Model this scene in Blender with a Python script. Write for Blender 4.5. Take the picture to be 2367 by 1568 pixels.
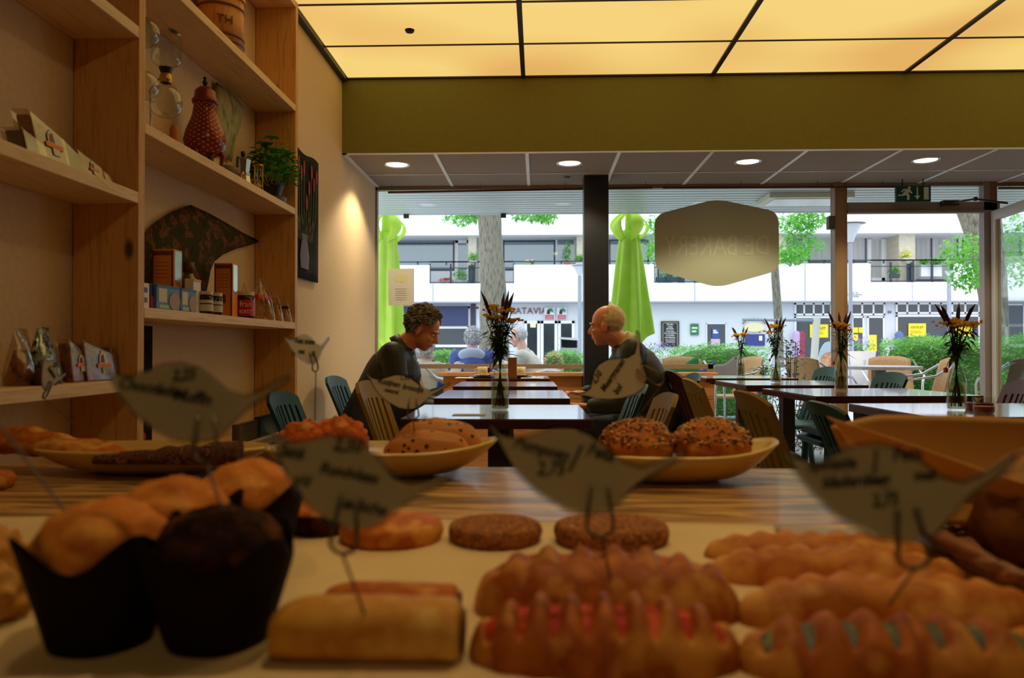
import bpy, bmesh, math, random
from mathutils import Vector, Matrix, noise, Euler
random.seed(7)
SC = bpy.context.scene
for o in list(bpy.data.objects): bpy.data.objects.remove(o)
COL = SC.collection
PI = math.pi
# ------------------------------------------------------------------ camera
F = 1780.0; CX = 1183.5; CY = 784.0
CAMZ = 0.97
YAW = math.atan(61.5/F); PITCH = math.atan(19/F)
cd = bpy.data.cameras.new('camera'); cam = bpy.data.objects.new('camera', cd); COL.objects.link(cam)
cd.sensor_width = 36.0; cd.lens = F*36.0/2367.0
cam.location = (0, 0, CAMZ); cam.rotation_euler = (PI/2+PITCH, 0, YAW)
cd.dof.use_dof = True; cd.dof.focus_distance = 4.0; cd.dof.aperture_fstop = 4.2
cd.clip_start = 0.02; cd.clip_end = 300
SC.camera = cam
CR = Euler((PI/2+PITCH, 0, YAW)).to_matrix()
def ray(px, py): return CR @ Vector(((px-CX)/F, -(py-CY)/F, -1))
def PY(px, py, Y):
    d = ray(px, py); return Vector((0, 0, CAMZ)) + d*(Y/d.y)
def PZ(px, py, z):
    d = ray(px, py); return Vector((0, 0, CAMZ)) + d*((z-CAMZ)/d.z)
def PX(px, py, x):
    d = ray(px, py); return Vector((0, 0, CAMZ)) + d*(x/d.x)
# ------------------------------------------------------------------ view, world
SC.view_settings.view_transform = 'Standard'; SC.view_settings.look = 'None'
SC.view_settings.exposure = 0.0; SC.view_settings.gamma = 1.0; SC.view_settings.use_curve_mapping = False
W = bpy.data.worlds.new('world'); SC.world = W; W.use_nodes = True
nt = W.node_tree; bg = nt.nodes['Background']
tc = nt.nodes.new('ShaderNodeTexCoord'); sx = nt.nodes.new('ShaderNodeSeparateXYZ'); rp = nt.nodes.new('ShaderNodeValToRGB')
nt.links.new(tc.outputs['Generated'], sx.inputs[0]); nt.links.new(sx.outputs['Z'], rp.inputs[0]); nt.links.new(rp.outputs[0], bg.inputs[0])
rp.color_ramp.elements[0].position = 0.0; rp.color_ramp.elements[0].color = (0.86, 0.93, 1.0, 1)
rp.color_ramp.elements[1].position = 0.7; rp.color_ramp.elements[1].color = (0.80, 0.90, 1.0, 1)
bg.inputs[1].default_value = 2.1
sl = bpy.data.lights.new('sun', 'SUN'); so = bpy.data.objects.new('sun', sl); COL.objects.link(so)
sl.energy = 1.0; sl.angle = 0.9; sl.color = (1, 0.98, 0.94); so.rotation_euler = (math.radians(38), 0, math.radians(-25))
PANEL_E = 1.0       # luminous ceiling strength
# ------------------------------------------------------------------ materials
def lin(c):
    c = c/255.0
    return c/12.92 if c <= 0.04045 else ((c+0.055)/1.055)**2.4
def L(rgb): return (lin(rgb[0]), lin(rgb[1]), lin(rgb[2]), 1)
MC = {}
def M(name, rgb, rough=0.6, metal=0.0, spec=0.5, var=None, scale=20, stretch=(1, 1, 1), bump=0.0, bscale=None, contrast=(0.35, 0.65), trans=0.0, coat=0.0, detail=5):
    if name in MC: return MC[name]
    m = bpy.data.materials.new(name); m.use_nodes = True; n = m.node_tree; p = n.nodes['Principled BSDF']
    p.inputs['Base Color'].default_value = L(rgb); p.inputs['Roughness'].default_value = rough
    p.inputs['Metallic'].default_value = metal; p.inputs['Specular IOR Level'].default_value = spec
    if coat: p.inputs['Coat Weight'].default_value = coat; p.inputs['Coat Roughness'].default_value = 0.08
    if trans:
        p.inputs['Transmission Weight'].default_value = trans
    tcn = None
    if var or bump:
        tcn = n.nodes.new('ShaderNodeTexCoord'); mp = n.nodes.new('ShaderNodeMapping')
        mp.inputs['Scale'].default_value = stretch; n.links.new(tcn.outputs['Object'], mp.inputs[0])
        nz = n.nodes.new('ShaderNodeTexNoise'); nz.inputs['Scale'].default_value = scale; nz.inputs['Detail'].default_value = detail
        n.links.new(mp.outputs[0], nz.inputs['Vector'])
    if var:
        cr = n.nodes.new('ShaderNodeValToRGB'); cols = [rgb]+list(var)
        while len(cr.color_ramp.elements) < len(cols): cr.color_ramp.elements.new(0.5)
        for i, c in enumerate(cols):
            e = cr.color_ramp.elements[i]; e.position = contrast[0]+(contrast[1]-contrast[0])*i/(len(cols)-1); e.color = L(c)
        n.links.new(nz.outputs[0], cr.inputs[0]); n.links.new(cr.outputs[0], p.inputs['Base Color'])
    if bump:
        b = n.nodes.new('ShaderNodeBump'); b.inputs['Strength'].default_value = bump; b.inputs['Distance'].default_value = 0.01
        if bscale:
            n2 = n.nodes.new('ShaderNodeTexNoise'); n2.inputs['Scale'].default_value = bscale; n2.inputs['Detail'].default_value = 4
            n.links.new(mp.outputs[0], n2.inputs['Vector']); n.links.new(n2.outputs[0], b.inputs['Height'])
        else: n.links.new(nz.outputs[0], b.inputs['Height'])
        n.links.new(b.outputs[0], p.inputs['Normal'])
    MC[name] = m; return m
def M_wood(name, cols, axis=0, scale=6, rough=0.5, knots=True, stripe=14, contrast=(0.3, 0.7), coat=0.0):
    if name in MC: return MC[name]
    m = bpy.data.materials.new(name); m.use_nodes = True; n = m.node_tree; p = n.nodes['Principled BSDF']
    p.inputs['Roughness'].default_value = rough
    if coat: p.inputs['Coat Weight'].default_value = coat; p.inputs['Coat Roughness'].default_value = 0.1
    tcn = n.nodes.new('ShaderNodeTexCoord'); mp = n.nodes.new('ShaderNodeMapping')
    s = [stripe, stripe, stripe]; s[axis] = 1.0; mp.inputs['Scale'].default_value = s
    n.links.new(tcn.outputs['Object'], mp.inputs[0])
    nz = n.nodes.new('ShaderNodeTexNoise'); nz.inputs['Scale'].default_value = scale; nz.inputs['Detail'].default_value = 6; nz.inputs['Distortion'].default_value = 0.6
    n.links.new(mp.outputs[0], nz.inputs['Vector'])
    cr = n.nodes.new('ShaderNodeValToRGB')
    while len(cr.color_ramp.elements) < len(cols): cr.color_ramp.elements.new(0.5)
    for i, c in enumerate(cols):
        e = cr.color_ramp.elements[i]; e.position = contrast[0]+(contrast[1]-contrast[0])*i/(len(cols)-1); e.color = L(c)
    n.links.new(nz.outputs[0], cr.inputs[0]); out = cr.outputs[0]
    if knots:
        m2 = n.nodes.new('ShaderNodeMapping'); s = [5.5, 5.5, 5.5]; s[axis] = 2.6; m2.inputs['Scale'].default_value = s
        n.links.new(tcn.outputs['Object'], m2.inputs[0])
        v = n.nodes.new('ShaderNodeTexVoronoi'); v.inputs['Scale'].default_value = 1.0; n.links.new(m2.outputs[0], v.inputs['Vector'])
        r2 = n.nodes.new('ShaderNodeValToRGB'); r2.color_ramp.elements[0].position = 0.04; r2.color_ramp.elements[0].color = (1, 1, 1, 1)
        r2.color_ramp.elements[1].position = 0.10; r2.color_ramp.elements[1].color = (0, 0, 0, 1); n.links.new(v.outputs['Distance'], r2.inputs[0])
        mx = n.nodes.new('ShaderNodeMixRGB'); mx.inputs[2].default_value = L([int(c*0.38) for c in cols[0]])
        n.links.new(r2.outputs[0], mx.inputs[0]); n.links.new(out, mx.inputs[1]); out = mx.outputs[0]
    n.links.new(out, p.inputs['Base Color'])
    b = n.nodes.new('ShaderNodeBump'); b.inputs['Strength'].default_value = 0.12; b.inputs['Distance'].default_value = 0.004
    n.links.new(nz.outputs[0], b.inputs['Height']); n.links.new(b.outputs[0], p.inputs['Normal'])
    MC[name] = m; return m
def M_emit(name, rgb, strength, rough=0.3, var=None):
    if name in MC: return MC[name]
    m = bpy.data.materials.new(name); m.use_nodes = True; p = m.node_tree.nodes['Principled BSDF']
    p.inputs['Base Color'].default_value = L(rgb); p.inputs['Emission Color'].default_value = L(rgb)
    p.inputs['Emission Strength'].default_value = strength; p.inputs['Roughness'].default_value = rough
    MC[name] = m; return m
def M_glass(name, tint=(240, 250, 248), gloss=0.12, rough=0.02):
    # thin sheet glass: mostly see-through with a mirror coat that grows at grazing angles
    if name in MC: return MC[name]
    m = bpy.data.materials.new(name); m.use_nodes = True; n = m.node_tree
    for x in list(n.nodes):
        if x.type == 'BSDF_PRINCIPLED': n.nodes.remove(x)
    out = [x for x in n.nodes if x.type == 'OUTPUT_MATERIAL'][0]
    t = n.nodes.new('ShaderNodeBsdfTransparent'); t.inputs[0].default_value = L(tint)
    g = n.nodes.new('ShaderNodeBsdfGlossy'); g.inputs['Roughness'].default_value = rough
    lw = n.nodes.new('ShaderNodeLayerWeight'); lw.inputs[0].default_value = 0.35
    mu = n.nodes.new('ShaderNodeMath'); mu.operation = 'MULTIPLY_ADD'; mu.inputs[1].default_value = gloss*4; mu.inputs[2].default_value = gloss*0.25
    mu.use_clamp = True; mn = n.nodes.new('ShaderNodeMath'); mn.operation = 'MINIMUM'; mn.inputs[1].default_value = 0.42; n.links.new(mu.outputs[0], mn.inputs[0])
    n.links.new(lw.outputs['Facing'], mu.inputs[0]); mx = n.nodes.new('ShaderNodeMixShader')
    n.links.new(mn.outputs[0], mx.inputs[0]); n.links.new(t.outputs[0], mx.inputs[1]); n.links.new(g.outputs[0], mx.inputs[2])
    n.links.new(mx.outputs[0], out.inputs[0]); MC[name] = m; return m
def M_leaf(name, rgb, rgb2, transl=0.35, rough=0.5):
    if name in MC: return MC[name]
    m = bpy.data.materials.new(name); m.use_nodes = True; n = m.node_tree; p = n.nodes['Principled BSDF']
    out = [x for x in n.nodes if x.type == 'OUTPUT_MATERIAL'][0]; p.inputs['Roughness'].default_value = rough
    tcn = n.nodes.new('ShaderNodeTexCoord'); nz = n.nodes.new('ShaderNodeTexNoise'); nz.inputs['Scale'].default_value = 9
    n.links.new(tcn.outputs['Object'], nz.inputs['Vector']); cr = n.nodes.new('ShaderNodeValToRGB')
    cr.color_ramp.elements[0].position = 0.35; cr.color_ramp.elements[0].color = L(rgb)
    cr.color_ramp.elements[1].position = 0.65; cr.color_ramp.elements[1].color = L(rgb2)
    n.links.new(nz.outputs[0], cr.inputs[0]); n.links.new(cr.outputs[0], p.inputs['Base Color'])
    t = n.nodes.new('ShaderNodeBsdfTranslucent'); n.links.new(cr.outputs[0], t.inputs[0])
    mx = n.nodes.new('ShaderNodeMixShader'); mx.inputs[0].default_value = transl
    n.links.new(p.outputs[0], mx.inputs[1]); n.links.new(t.outputs[0], mx.inputs[2]); n.links.new(mx.outputs[0], out.inputs[0])
    MC[name] = m; return m
# ------------------------------------------------------------------ mesh builder
class MB:
    def __init__(s): s.v = []; s.f = []; s.mi = []; s.cur = 0
    def add(s, vs, fs):
        b = len(s.v); s.v += [Vector(v) for v in vs]; s.f += [tuple(i+b for i in f) for f in fs]; s.mi += [s.cur]*len(fs); return s
    def box(s, a, b, mat=None):
        x0, y0, z0 = a; x1, y1, z1 = b
        vs = [Vector(p) for p in ((x0,y0,z0),(x1,y0,z0),(x1,y1,z0),(x0,y1,z0),(x0,y0,z1),(x1,y0,z1),(x1,y1,z1),(x0,y1,z1))]
        if mat: vs = [mat @ v for v in vs]
        return s.add(vs, [(0,3,2,1),(4,5,6,7),(0,1,5,4),(1,2,6,5),(2,3,7,6),(3,0,4,7)])
    def cbox(s, c, size, mat=None):
        c = Vector(c); h = Vector(size)/2; return s.box(c-h, c+h, mat)
    def lathe(s, prof, c=(0,0,0), seg=20, mat=None, cap=True, wob=None):
        vs = []; fs = []; c = Vector(c)
        for r, z in prof:
            for k in range(seg):
                a = 2*PI*k/seg; rr = r*(1 if wob is None else wob(a, z))
                v = Vector((rr*math.cos(a), rr*math.sin(a), z)); vs.append((mat @ v if mat else v)+c)
        n = len(prof)
        for i in range(n-1):
            for k in range(seg):
                k2 = (k+1) % seg; fs.append((i*seg+k, i*seg+k2, (i+1)*seg+k2, (i+1)*seg+k))
        if cap:
            if prof[0][0] > 1e-5: fs.append(tuple(range(seg-1, -1, -1)))
            if prof[-1][0] > 1e-5: fs.append(tuple((n-1)*seg+k for k in range(seg)))
        return s.add(vs, fs)
    def sph(s, c, r, seg=16, rings=10, mat=None, fn=None):
        if not hasattr(r, '__len__'): r = (r, r, r)
        c = Vector(c); vs = [None]; fs = []
        def pt(u, w):
            d = Vector((math.sin(w)*math.cos(u), math.sin(w)*math.sin(u), math.cos(w)))
            k = fn(d) if fn else 1.0
            v = Vector((d.x*r[0]*k, d.y*r[1]*k, d.z*r[2]*k)); return (mat @ v if mat else v)+c
        vs[0] = pt(0, 0)
        for i in range(1, rings):
            for k in range(seg): vs.append(pt(2*PI*k/seg, PI*i/rings))
        vs.append(pt(0, PI)); e = len(vs)-1
        for k in range(seg): fs.append((0, 1+k, 1+(k+1) % seg))
        for i in range(rings-2):
            a = 1+i*seg; b = a+seg
            for k in range(seg): k2 = (k+1) % seg; fs.append((a+k, b+k, b+k2, a+k2))
        a = 1+(rings-2)*seg
        for k in range(seg): fs.append((e, a+(k+1) % seg, a+k))
        return s.add(vs, fs)
    def tube(s, pts, r, seg=8, closed=False):
        pts = [Vector(p) for p in pts]; n = len(pts)
        if not hasattr(r, '__len__'): r = [r]*n
        vs = []; fs = []; prev = None
        for i, p in enumerate(pts):
            t = (pts[min(i+1, n-1)]-pts[max(i-1, 0)]) if not closed else (pts[(i+1) % n]-pts[i-1])
            t.normalize()
            if prev is None:
                a = t.cross(Vector((0, 0, 1)))
                if a.length < 0.1: a = t.cross(Vector((1, 0, 0)))
            else: a = prev-t*prev.dot(t)
            a.normalize(); b = t.cross(a); prev = a
            for k in range(seg):
                q = 2*PI*k/seg; vs.append(p+(a*math.cos(q)+b*math.sin(q))*r[i])
        m = n if closed else n-1
        for i in range(m):
            j = (i+1) % n
            for k in range(seg): k2 = (k+1) % seg; fs.append((i*seg+k, i*seg+k2, j*seg+k2, j*seg+k))
        if not closed: fs.append(tuple(range(seg-1, -1, -1))); fs.append(tuple((n-1)*seg+k for k in range(seg)))
        return s.add(vs, fs)
    def cap(s, a, b, r0, r1, seg=14):      # capsule with tapered shaft
        a = Vector(a); b = Vector(b); s.sph(a, r0, seg, 8); s.sph(b, r1, seg, 8); return s.tube([a, b], [r0, r1], seg)
    def prism(s, pts, d):                   # pts: planar 3D outline, d: extrusion vector
        pts = [Vector(p) for p in pts]; d = Vector(d); n = len(pts)
        vs = pts+[p+d for p in pts]
        return s.add(vs, [tuple(range(n-1, -1, -1)), tuple(range(n, 2*n))]+[(i, (i+1) % n, (i+1) % n+n, i+n) for i in range(n)])
    def grid(s, fn, nu, nv, closed_u=False):
        vs = [fn(i/nu, j/nv) for i in range(nu+1) for j in range(nv+1)]
        fs = [(i*(nv+1)+j, (i+1)*(nv+1)+j, (i+1)*(nv+1)+j+1, i*(nv+1)+j+1) for i in range(nu) for j in range(nv)]
        return s.add(vs, fs)
    def leaf(s, c, d, up, ln, wd):
        d = Vector(d).normalized(); sd = d.cross(Vector(up)); 
        if sd.length < 0.05: sd = d.cross(Vector((1, 0.3, 0)))
        sd.normalize(); n = sd.cross(d); c = Vector(c)
        return s.add([c, c+d*ln*0.45+sd*wd*0.5+n*wd*0.12, c+d*ln-n*wd*0.25, c+d*ln*0.45-sd*wd*0.5+n*wd*0.12, c+d*ln*0.5], [(0, 1, 4), (1, 2, 4), (2, 3, 4), (3, 0, 4)])
    def build(s, name, mat, parent=None, smooth=False, loc=None, bevel=0, solid=0, subsurf=0):
        me = bpy.data.meshes.new(name); vs = s.v
        if loc is not None: l = Vector(loc); vs = [v-l for v in vs]
        me.from_pydata([tuple(v) for v in vs], [], s.f); me.update()
        for mm in (mat if isinstance(mat, (list, tuple)) else [mat]): me.materials.append(mm)
        if isinstance(mat, (list, tuple)): me.polygons.foreach_set('material_index', s.mi)
        if smooth: me.polygons.foreach_set('use_smooth', [True]*len(me.polygons))
        bm = bmesh.new(); bm.from_mesh(me); bmesh.ops.recalc_face_normals(bm, faces=bm.faces); bm.to_mesh(me); bm.free()
        o = bpy.data.objects.new(name, me); COL.objects.link(o)
        if loc is not None: o.location = loc
        if parent: o.parent = parent
        if solid: md = o.modifiers.new('solid', 'SOLIDIFY'); md.thickness = solid; md.offset = 0
        if bevel:
            md = o.modifiers.new('bevel', 'BEVEL'); md.width = bevel; md.segments = 2; md.limit_method = 'ANGLE'; md.angle_limit = 0.7
        if subsurf: md = o.modifiers.new('sub', 'SUBSURF'); md.levels = subsurf; md.render_levels = subsurf
        return o
def tag(o, label, cat, group=None, kind=None):
    if label: o['label'] = label
    if cat: o['category'] = cat
    if group: o['group'] = group
    if kind: o['kind'] = kind
    return o
def thing(name, label, cat, loc=(0, 0, 0), rz=0, group=None):
    o = bpy.data.objects.new(name, None); COL.objects.link(o); o.empty_display_size = 0.05
    o.location = loc; o.rotation_euler = (0, 0, rz); return tag(o, label, cat, group)
def struct(o, label=None): o['kind'] = 'structure'; 
def S(name, mb, mat, label=None, cat=None, **k):
    o = mb.build(name, mat, **k); o['kind'] = 'structure'
    if label: o['label'] = label
    if cat: o['category'] = cat
    return o
def child_copy(root, loc, rz, label=None, group=None):
    r = root.copy(); COL.objects.link(r); r.location = loc; r.rotation_euler = (0, 0, rz)
    if label: r['label'] = label
    if group: r['group'] = group
    for ch in list(root.children):
        c = ch.copy(); COL.objects.link(c); c.parent = r
        for g in ch.children: d = g.copy(); COL.objects.link(d); d.parent = c
    return r
def text(s, size, mat, mtx, name, parent, extrude=0.0003, shear=0.0, align='CENTER', bold=0.0):
    cu = bpy.data.curves.new('t', 'FONT'); cu.body = s; cu.size = size; cu.extrude = extrude; cu.align_x = align; cu.shear = shear
    cu.resolution_u = 3; cu.offset = bold*size
    ob = bpy.data.objects.new('t', cu); COL.objects.link(ob); dg = bpy.context.evaluated_depsgraph_get()
    me = bpy.data.meshes.new_from_object(ob.evaluated_get(dg)); bpy.data.objects.remove(ob); bpy.data.curves.remove(cu)
    me.transform(mtx); me.materials.clear(); me.materials.append(mat); me.name = name
    o = bpy.data.objects.new(name, me); COL.objects.link(o)
    if parent: o.parent = parent
    return o
def frame(o, ex, ey):       # matrix with local x along ex, y along ey, origin o
    ex = Vector(ex).normalized(); ey = Vector(ey); ey = (ey-ex*ey.dot(ex)).normalized(); ez = ex.cross(ey)
    m = Matrix((ex, ey, ez)).transposed().to_4x4(); m.translation = Vector(o); return m
def remesh(mb, name, mat, parent, voxel=0.007, smooth=4):
    o = mb.build(name, mat, parent, smooth=True)
    a = o.modifiers.new('r', 'REMESH'); a.mode = 'VOXEL'; a.voxel_size = voxel; a.use_smooth_shade = True
    b = o.modifiers.new('s', 'SMOOTH'); b.iterations = smooth; b.factor = 0.5
    dg = bpy.context.evaluated_depsgraph_get(); me = bpy.data.meshes.new_from_object(o.evaluated_get(dg))
    o.modifiers.clear(); o.data = me; me.polygons.foreach_set('use_smooth', [True]*len(me.polygons)); return o
def nz(v, s=1.0): return noise.noise(Vector(v)*s)
# ------------------------------------------------------------------ shared materials
pineX = M_wood('pine along x', [(226, 184, 128), (236, 200, 148), (214, 168, 110)], 0)
pineY = M_wood('pine along y', [(226, 184, 128), (236, 200, 148), (214, 168, 110)], 1)
pineZ = M_wood('pine along z', [(206, 150, 76), (216, 162, 90), (190, 132, 62)], 2)
plaster = M('wall plaster', (224, 192, 152), 0.85, var=[(216, 184, 144)], scale=60, bump=0.25, bscale=220)
green_p = M('olive green paint', (118, 112, 42), 0.7, var=[(114, 108, 40)], scale=40, bump=0.05, bscale=300)
darkbar = M('dark ceiling bar', (52, 38, 26), 0.5)
whitepl = M('white paint', (235, 236, 236), 0.5)
frame_m = M('window frame taupe', (150, 128, 108), 0.45)
glass_m = M_glass('window glass', (247, 251, 250), 0.05)
vessel = M_glass('clear vessel glass', (240, 244, 242), 0.10, 0.03)
black = M('black', (16, 16, 18), 0.4)
ink = M('marker ink', (22, 20, 18), 0.7)
steel = M('steel', (190, 190, 190), 0.25, 1.0)
brass = M('brass', (200, 150, 60), 0.3, 1.0)
# ================================================================== ROOM
LW = -1.30; YB = 5.04; YW = 6.10; HC = CAMZ+1.78; LC = CAMZ+1.283; RX = 6.0
S('floor', MB().box((LW-0.1, -3, -0.1), (RX, YW, 0)), M('floor tiles', (190, 190, 192), 0.18, var=[(176, 176, 180)], scale=3), 'pale grey glossy cafe floor', 'floor')
S('wall_left', MB().box((LW-0.15, -3, 0), (LW, YW, 3.2)), plaster, 'cream plastered side wall', 'wall')
S('wall_right', MB().box((RX, -3, 0), (RX+0.15, YW, 3.2)), plaster, 'plastered right wall', 'wall')
S('wall_back', MB().box((LW, -3.15, 0), (RX, -3, 3.2)), M('back wall dark', (90, 76, 60), 0.8), 'wall behind the counter', 'wall')
b = MB(); b.box((LW, YB, LC+0.004), (RX, YW+0.02, 3.2))
S('wall_front', b, green_p, 'olive green painted beam above the window zone', 'wall')
ys_end = YB-0.012-5*0.55
S('ceiling', MB().box((LW, -3, HC-0.02), (RX, ys_end-0.006, HC+0.02)).box((LW, -3, HC+0.02), (RX, YB, 3.2)), M('ceiling over counter', (150, 130, 105), 0.8), 'ceiling slab above the light panels', 'ceiling')
# luminous panels as individual things
panel_m = bpy.data.materials.new('luminous stretch panel'); panel_m.use_nodes = True
n = panel_m.node_tree; p = n.nodes['Principled BSDF']; p.inputs['Roughness'].default_value = 0.12; p.inputs['Base Color'].default_value = (0.30, 0.2, 0.08, 1)
t_ = n.nodes.new('ShaderNodeTexCoord'); z_ = n.nodes.new('ShaderNodeTexNoise'); z_.inputs['Scale'].default_value = 1.1; z_.inputs['Detail'].default_value = 0
r_ = n.nodes.new('ShaderNodeValToRGB'); r_.color_ramp.elements[0].position = 0.3; r_.color_ramp.elements[0].color = L((230, 180, 102)); r_.color_ramp.elements[1].position = 0.65; r_.color_ramp.elements[1].color = L((248, 214, 126))
gm = n.nodes.new('ShaderNodeNewGeometry'); n.links.new(gm.outputs['Position'], z_.inputs['Vector'])
n.links.new(z_.outputs[0], r_.inputs[0]); n.links.new(r_.outputs[0], p.inputs['Emission Color']); p.inputs['Emission Strength'].default_value = 0.93
xs = [LW+0.03, -0.10, 1.133, 2.366, 3.6, 4.83, RX]
ys = [YB-0.012]; y = YB
for k in range(5): y -= 0.55; ys.append(y)
PX0 = ['beside the left wall', 'in the second column from the left wall', 'in the third column from the left wall', 'in the fourth column from the left wall', 'in the fifth column', 'against the right wall']
base = None
rown = ['next to the green beam', 'one row back from the green beam', 'two rows back from the green beam']
for j in range(len(ys)-1):
    for i in range(len(xs)-1):
        x0, x1, y1, y0 = xs[i]+0.012, xs[i+1]-0.012, ys[j]-0.006, ys[j+1]+0.006
        o = MB().box((x0-(x0+x1)/2, y0-(y0+y1)/2, 0), (x1-(x0+x1)/2, y1-(y0+y1)/2, 0.012)).build('ceiling_light_panel', panel_m)
        o.location = ((x0+x1)/2, (y0+y1)/2, HC)
        if j < 3: tag(o, 'glowing yellow ceiling panel %s, %s' % (PX0[i], rown[j]), 'ceiling light', 'glowing ceiling panels')
        else: tag(o, 'glowing yellow ceiling panel over the counter, out of view', 'ceiling light', 'glowing ceiling panels overhead')
b = MB()
for x in xs[1:-1]: b.box((x-0.014, ys[-1], HC-0.012), (x+0.014, YB-0.001, HC+0.018))
for y in ys[1:]: b.box((LW, y-0.006, HC-0.006), (RX, y+0.006, HC+0.018))
b.box((LW, ys[-1], HC-0.02), (LW+0.035, YB-0.001, HC+0.018)); b.box((LW, YB-0.016, HC-0.008), (RX, YB-0.001, HC+0.018))
S('trim_1', b, darkbar, 'dark bars between the glowing ceiling panels', 'ceiling grid')
hole = MB().lathe([(0.0001, -0.012), (0.022, -0.012), (0.028, 0)], seg=20).build('smoke_detector', black, loc=None)
pp = PZ(947, 69, HC); hole.location = (pp.x, pp.y, HC-0.001); tag(hole, 'small round black sensor on a glowing ceiling panel near the shelves', 'sensor')
for (sx_, sy_, tx, ty, tz, en, lab) in ((0.10, 0.95, 0.05, 1.0, 0.7, 31, 'over the middle of the counter'), (0.85, 0.95, 0.65, 0.95, 0.7, 24, 'over the basket end of the counter'), (-0.55, 0.80, -0.60, 1.05, 0.7, 9, 'over the muffins'), (0.5, 0.6, -1.25, 2.7, 1.4, 16, 'aimed at the wall shelf'), (0.3, -1.3, 0.05, 0.7, 0.85, 28, 'behind the counter')):  # unseen spots, added to brighten the counter, shelf and tag fronts
    r = thing('added_spot', 'added warm spot out of view %s' % lab, 'ceiling lamp', (sx_, sy_, HC-0.02), 0, 'added warm spots around the counter')
    MB().lathe([(0.03, -0.09), (0.045, -0.085), (0.05, -0.02), (0.03, 0.0), (0.0001, 0.0)], seg=20).build('added_spot_housing', black, r, smooth=True)
    ld = bpy.data.lights.new('added_spot_beam', 'SPOT'); lo = bpy.data.objects.new('added_spot_beam', ld); COL.objects.link(lo); lo.parent = r; lo.location = (0, 0, -0.095)
    ld.energy = en; ld.color = (1, 0.77, 0.38); ld.spot_size = math.radians(75); ld.spot_blend = 0.9; ld.shadow_soft_size = 0.04
    d_ = Vector((tx-sx_, ty-sy_, tz-HC+0.1)); lo.rotation_euler = d_.to_track_quat('-Z', 'Y').to_euler()
# low suspended ceiling
S('ceiling_low', MB().box((LW, YB+0.001, LC), (RX, YW+0.01, LC+0.012)), M('ceiling tile', (150, 136, 128), 0.9, var=[(140, 126, 118)], scale=300, bump=0.1), 'grey suspended ceiling tiles in front of the window', 'ceiling')
b = MB(); xg = [-0.685+0.608*i for i in range(-1, 11)]
for x in xg:
    if LW < x < RX: b.box((x-0.012, YB+0.005, LC-0.004), (x+0.012, YW, LC))
b.box((LW, 5.667-0.006, LC-0.004), (RX, 5.667+0.006, LC)); b.box((LW, YB, LC-0.006), (RX, YB+0.02, LC)); b.box((LW, YB, LC-0.006), (LW+0.03, YW, LC))
S('trim_2', b, M('ceiling grid white', (226, 226, 230), 0.4), 'white metal grid of the suspended ceiling', 'ceiling grid')
warm = M_emit('lamp glow', (255, 240, 205), 7)
dl = None
names = ['nearest the left wall', 'left of the black column', 'above the hexagon window sign', 'above the exit sign', 'further right over the door side']
for i, px in enumerate((913, 1317, 1727, 2130)):
    q = PZ(px, 375, LC); r = thing('downlight', 'round recessed downlight %s' % names[i], 'ceiling lamp', (q.x, 5.36, LC), 0, 'recessed downlights')
    MB().lathe([(0.072, 0.0), (0.088, -0.007), (0.092, -0.001)], seg=28, cap=False).build('rim', M('downlight rim', (215, 205, 195), 0.3, 0.6), r, smooth=True)
    MB().lathe([(0.0001, -0.004), (0.05, -0.005), (0.074, -0.001)], seg=28).build('lamp', warm, r, smooth=True)
    ld = bpy.data.lights.new('downlight_beam', 'SPOT'); lo = bpy.data.objects.new('downlight_beam', ld); COL.objects.link(lo)
    ld.energy = 42; ld.color = (1, 0.88, 0.58); ld.spot_size = math.radians(126); ld.spot_blend = 0.4; ld.shadow_soft_size = 0.05
    lo.location = (0, 0, -0.02); lo.parent = r
s_ = MB().lathe([(0.0001, -0.01), (0.02, -0.01), (0.026, 0)], seg=16).build('smoke_detector', M('grey sensor', (90, 82, 80), 0.5)); q = PZ(1310, 409, LC); s_.location = (q.x, q.y, LC-0.001)
tag(s_, 'tiny grey sensor on the tiled ceiling left of the black column', 'sensor')
# column
cx0 = PY(1350, 500, 5.74).x; cx1 = PY(1407, 500, 5.74).x
b = MB().box((cx0, 5.74, 0), (cx1, 5.92, LC))
o = S('trim_3', b, M('black painted column', (34, 34, 38), 0.35), 'black square column in front of the window', 'column', bevel=0.004)
# windows : frame + panes
xL = LW; xp0 = PY(1925, 600, YW).x; xp1 = PY(1957, 600, YW).x; zt = PY(1990, 480, YW).z; xd = PY(2272, 600, YW).x
w1 = MB(); w1.box((xL, YW-0.01, LC-0.03), (xp0, YW+0.05, LC+0.01)).box((xL, YW-0.01, 0), (xL+0.012, YW+0.05, LC)).box((xL, YW-0.01, 0), (xp0, YW+0.05, 0.06)).box((1.33, YW, 0), (1.37, YW+0.05, 0.84)).box((xL, YW, 0.80), (1.37, YW+0.05, 0.835))
w = S('window_1', w1, frame_m, 'wide shop window left of the taupe post', 'window')
MB().box((xL+0.012, YW+0.02, 0.06), (xp0, YW+0.026, LC-0.03)).build('pane', glass_m, w)
b = MB().box((xp0, YW-0.05, 0), (xp0+(xp1-xp0)*0.62, YW+0.05, LC)).box((xp0+(xp1-xp0)*0.62, YW-0.02, 0), (xp1, YW+0.05, LC))
S('trim_4', b, M('post brown', (150, 116, 82), 0.4), 'brown window post beside the doorway', 'post', bevel=0.004)
b = MB().box((xp1, YW-0.02, zt-0.035), (xd+0.12, YW+0.05, zt+0.035)).box((xp1, YW, LC-0.025), (xd, YW+0.05, LC+0.01)).box((xp1, YW-0.03, zt-0.05), (xd+0.1, YW+0.02, zt-0.03)).box((xd, YW-0.02, 0), (xd+0.045, YW+0.05, LC))
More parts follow.
